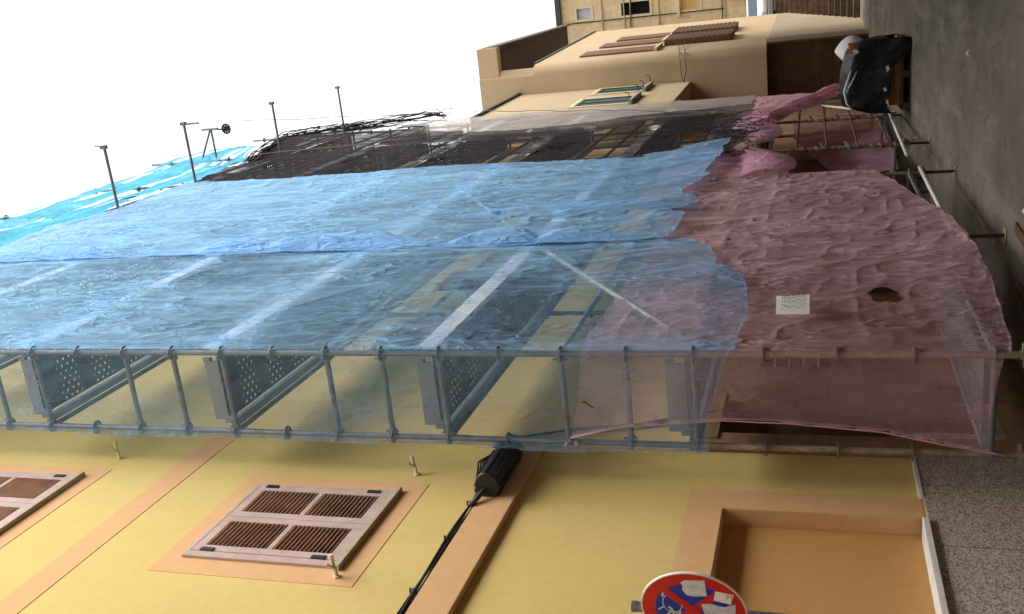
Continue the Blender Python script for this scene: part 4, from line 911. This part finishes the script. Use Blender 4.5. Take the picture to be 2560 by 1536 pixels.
for k, (x, y, lab) in enumerate(((-2.10, 8.9, 'crumpled white paper scrap on the street near the pink net'), (-1.05, 12.4, 'tiny white litter scrap alone on the open street'))):
    m = MB(); m.tube([(x-.03,y,gz(y)+.02),(x,y+.01,gz(y)+.035),(x+.03,y-.01,gz(y)+.02)], [.006,.014,.006], 7); tag(m.build('litter', M['paper']), lab, 'litter')
m = MB(); m.box(-2.08, -1.95, 24.0, 29.2, gz(26)-.1, gz(26)+.42); tag(m.build('concrete_kerb_block', M['concrete'], bevel=.02), 'grey concrete kerb block beside the garage behind the sack', 'kerb block')

# opposite side of the street (behind the camera): unseen, its height and distance set to keep the street in shade
t = thing('facing_shade_house', 'unseen plain stone house front across the street, sized to shade it', 'house', (4, 6, 0))
MB().box(1.8, 9, -14, 32, -.3, 8.7).build('wall', M['oldstone'], t)
MB().box(1.7, 9.1, -14.1, 32.1, 8.7, 8.9).build('cornice', M['cream'], t)

# ------------------------------------------------------------------ light
SUN_EL, SUN_AZ = R(58), R(80)   # azimuth clockwise from +Y
wd = bpy.data.worlds.new('World'); scene.world = wd; wd.use_nodes = True; nt = wd.node_tree; nt.nodes.clear()
sky = N(nt, 'ShaderNodeTexSky', _sky_type='NISHITA'); sky.sun_disc = False; sky.sun_elevation = SUN_EL; sky.sun_rotation = SUN_AZ; sky.air_density = 1.0; sky.dust_density = 4.0; sky.ozone_density = 1.0
hs = N(nt, 'ShaderNodeHueSaturation', Saturation=.10); nt.links.new(sky.outputs[0], hs.inputs['Color'])
bg = N(nt, 'ShaderNodeBackground', Strength=.15); nt.links.new(hs.outputs[0], bg.inputs['Color'])
o = N(nt, 'ShaderNodeOutputWorld'); nt.links.new(bg.outputs[0], o.inputs[0])
ld = bpy.data.lights.new('sun', 'SUN'); ld.energy = .7; ld.angle = R(48); ld.color = (1,.96,.9)
lo = bpy.data.objects.new('sun', ld); C.objects.link(lo)
dv = Vector((math.sin(SUN_AZ)*math.cos(SUN_EL), math.cos(SUN_AZ)*math.cos(SUN_EL), math.sin(SUN_EL))); lo.rotation_euler = (-dv).to_track_quat('-Z','Y').to_euler()

# ------------------------------------------------------------------ camera (a phone held on its side: the picture lies rotated by a quarter turn)
yaw, pit, rol = .3145665, .30723391, -.01247035
f_ = Vector((-math.sin(yaw)*math.cos(pit), math.cos(yaw)*math.cos(pit), math.sin(pit))); r0 = Vector((math.cos(yaw), math.sin(yaw), 0)); u0 = r0.cross(f_)
r2 = r0*math.cos(rol)+u0*math.sin(rol); u2 = -r0*math.sin(rol)+u0*math.cos(rol)
cd = bpy.data.cameras.new('camera'); cd.sensor_width = 36; cd.lens = 36*2414.9/2560; cd.clip_start = .05; cd.clip_end = 1000
co = bpy.data.objects.new('camera', cd); C.objects.link(co)
cx, cy, cz = -u2, r2, -f_
mt = Matrix(((cx.x,cy.x,cz.x,0),(cx.y,cy.y,cz.y,0),(cx.z,cy.z,cz.z,1.6),(0,0,0,1))); co.matrix_world = mt
scene.camera = co
vs = scene.view_settings; vs.view_transform = 'Standard'; vs.look = 'None'; vs.exposure = 1.44; vs.gamma = 1
cy_ = scene.cycles; cy_.transparent_max_bounces = 32; cy_.max_bounces = 10; cy_.diffuse_bounces = 5; cy_.transmission_bounces = 10
cy_.use_denoising = True; cy_.denoiser = 'OPENIMAGEDENOISE'; cy_.denoising_input_passes = 'RGB_ALBEDO_NORMAL'; cy_.denoising_prefilter = 'NONE'
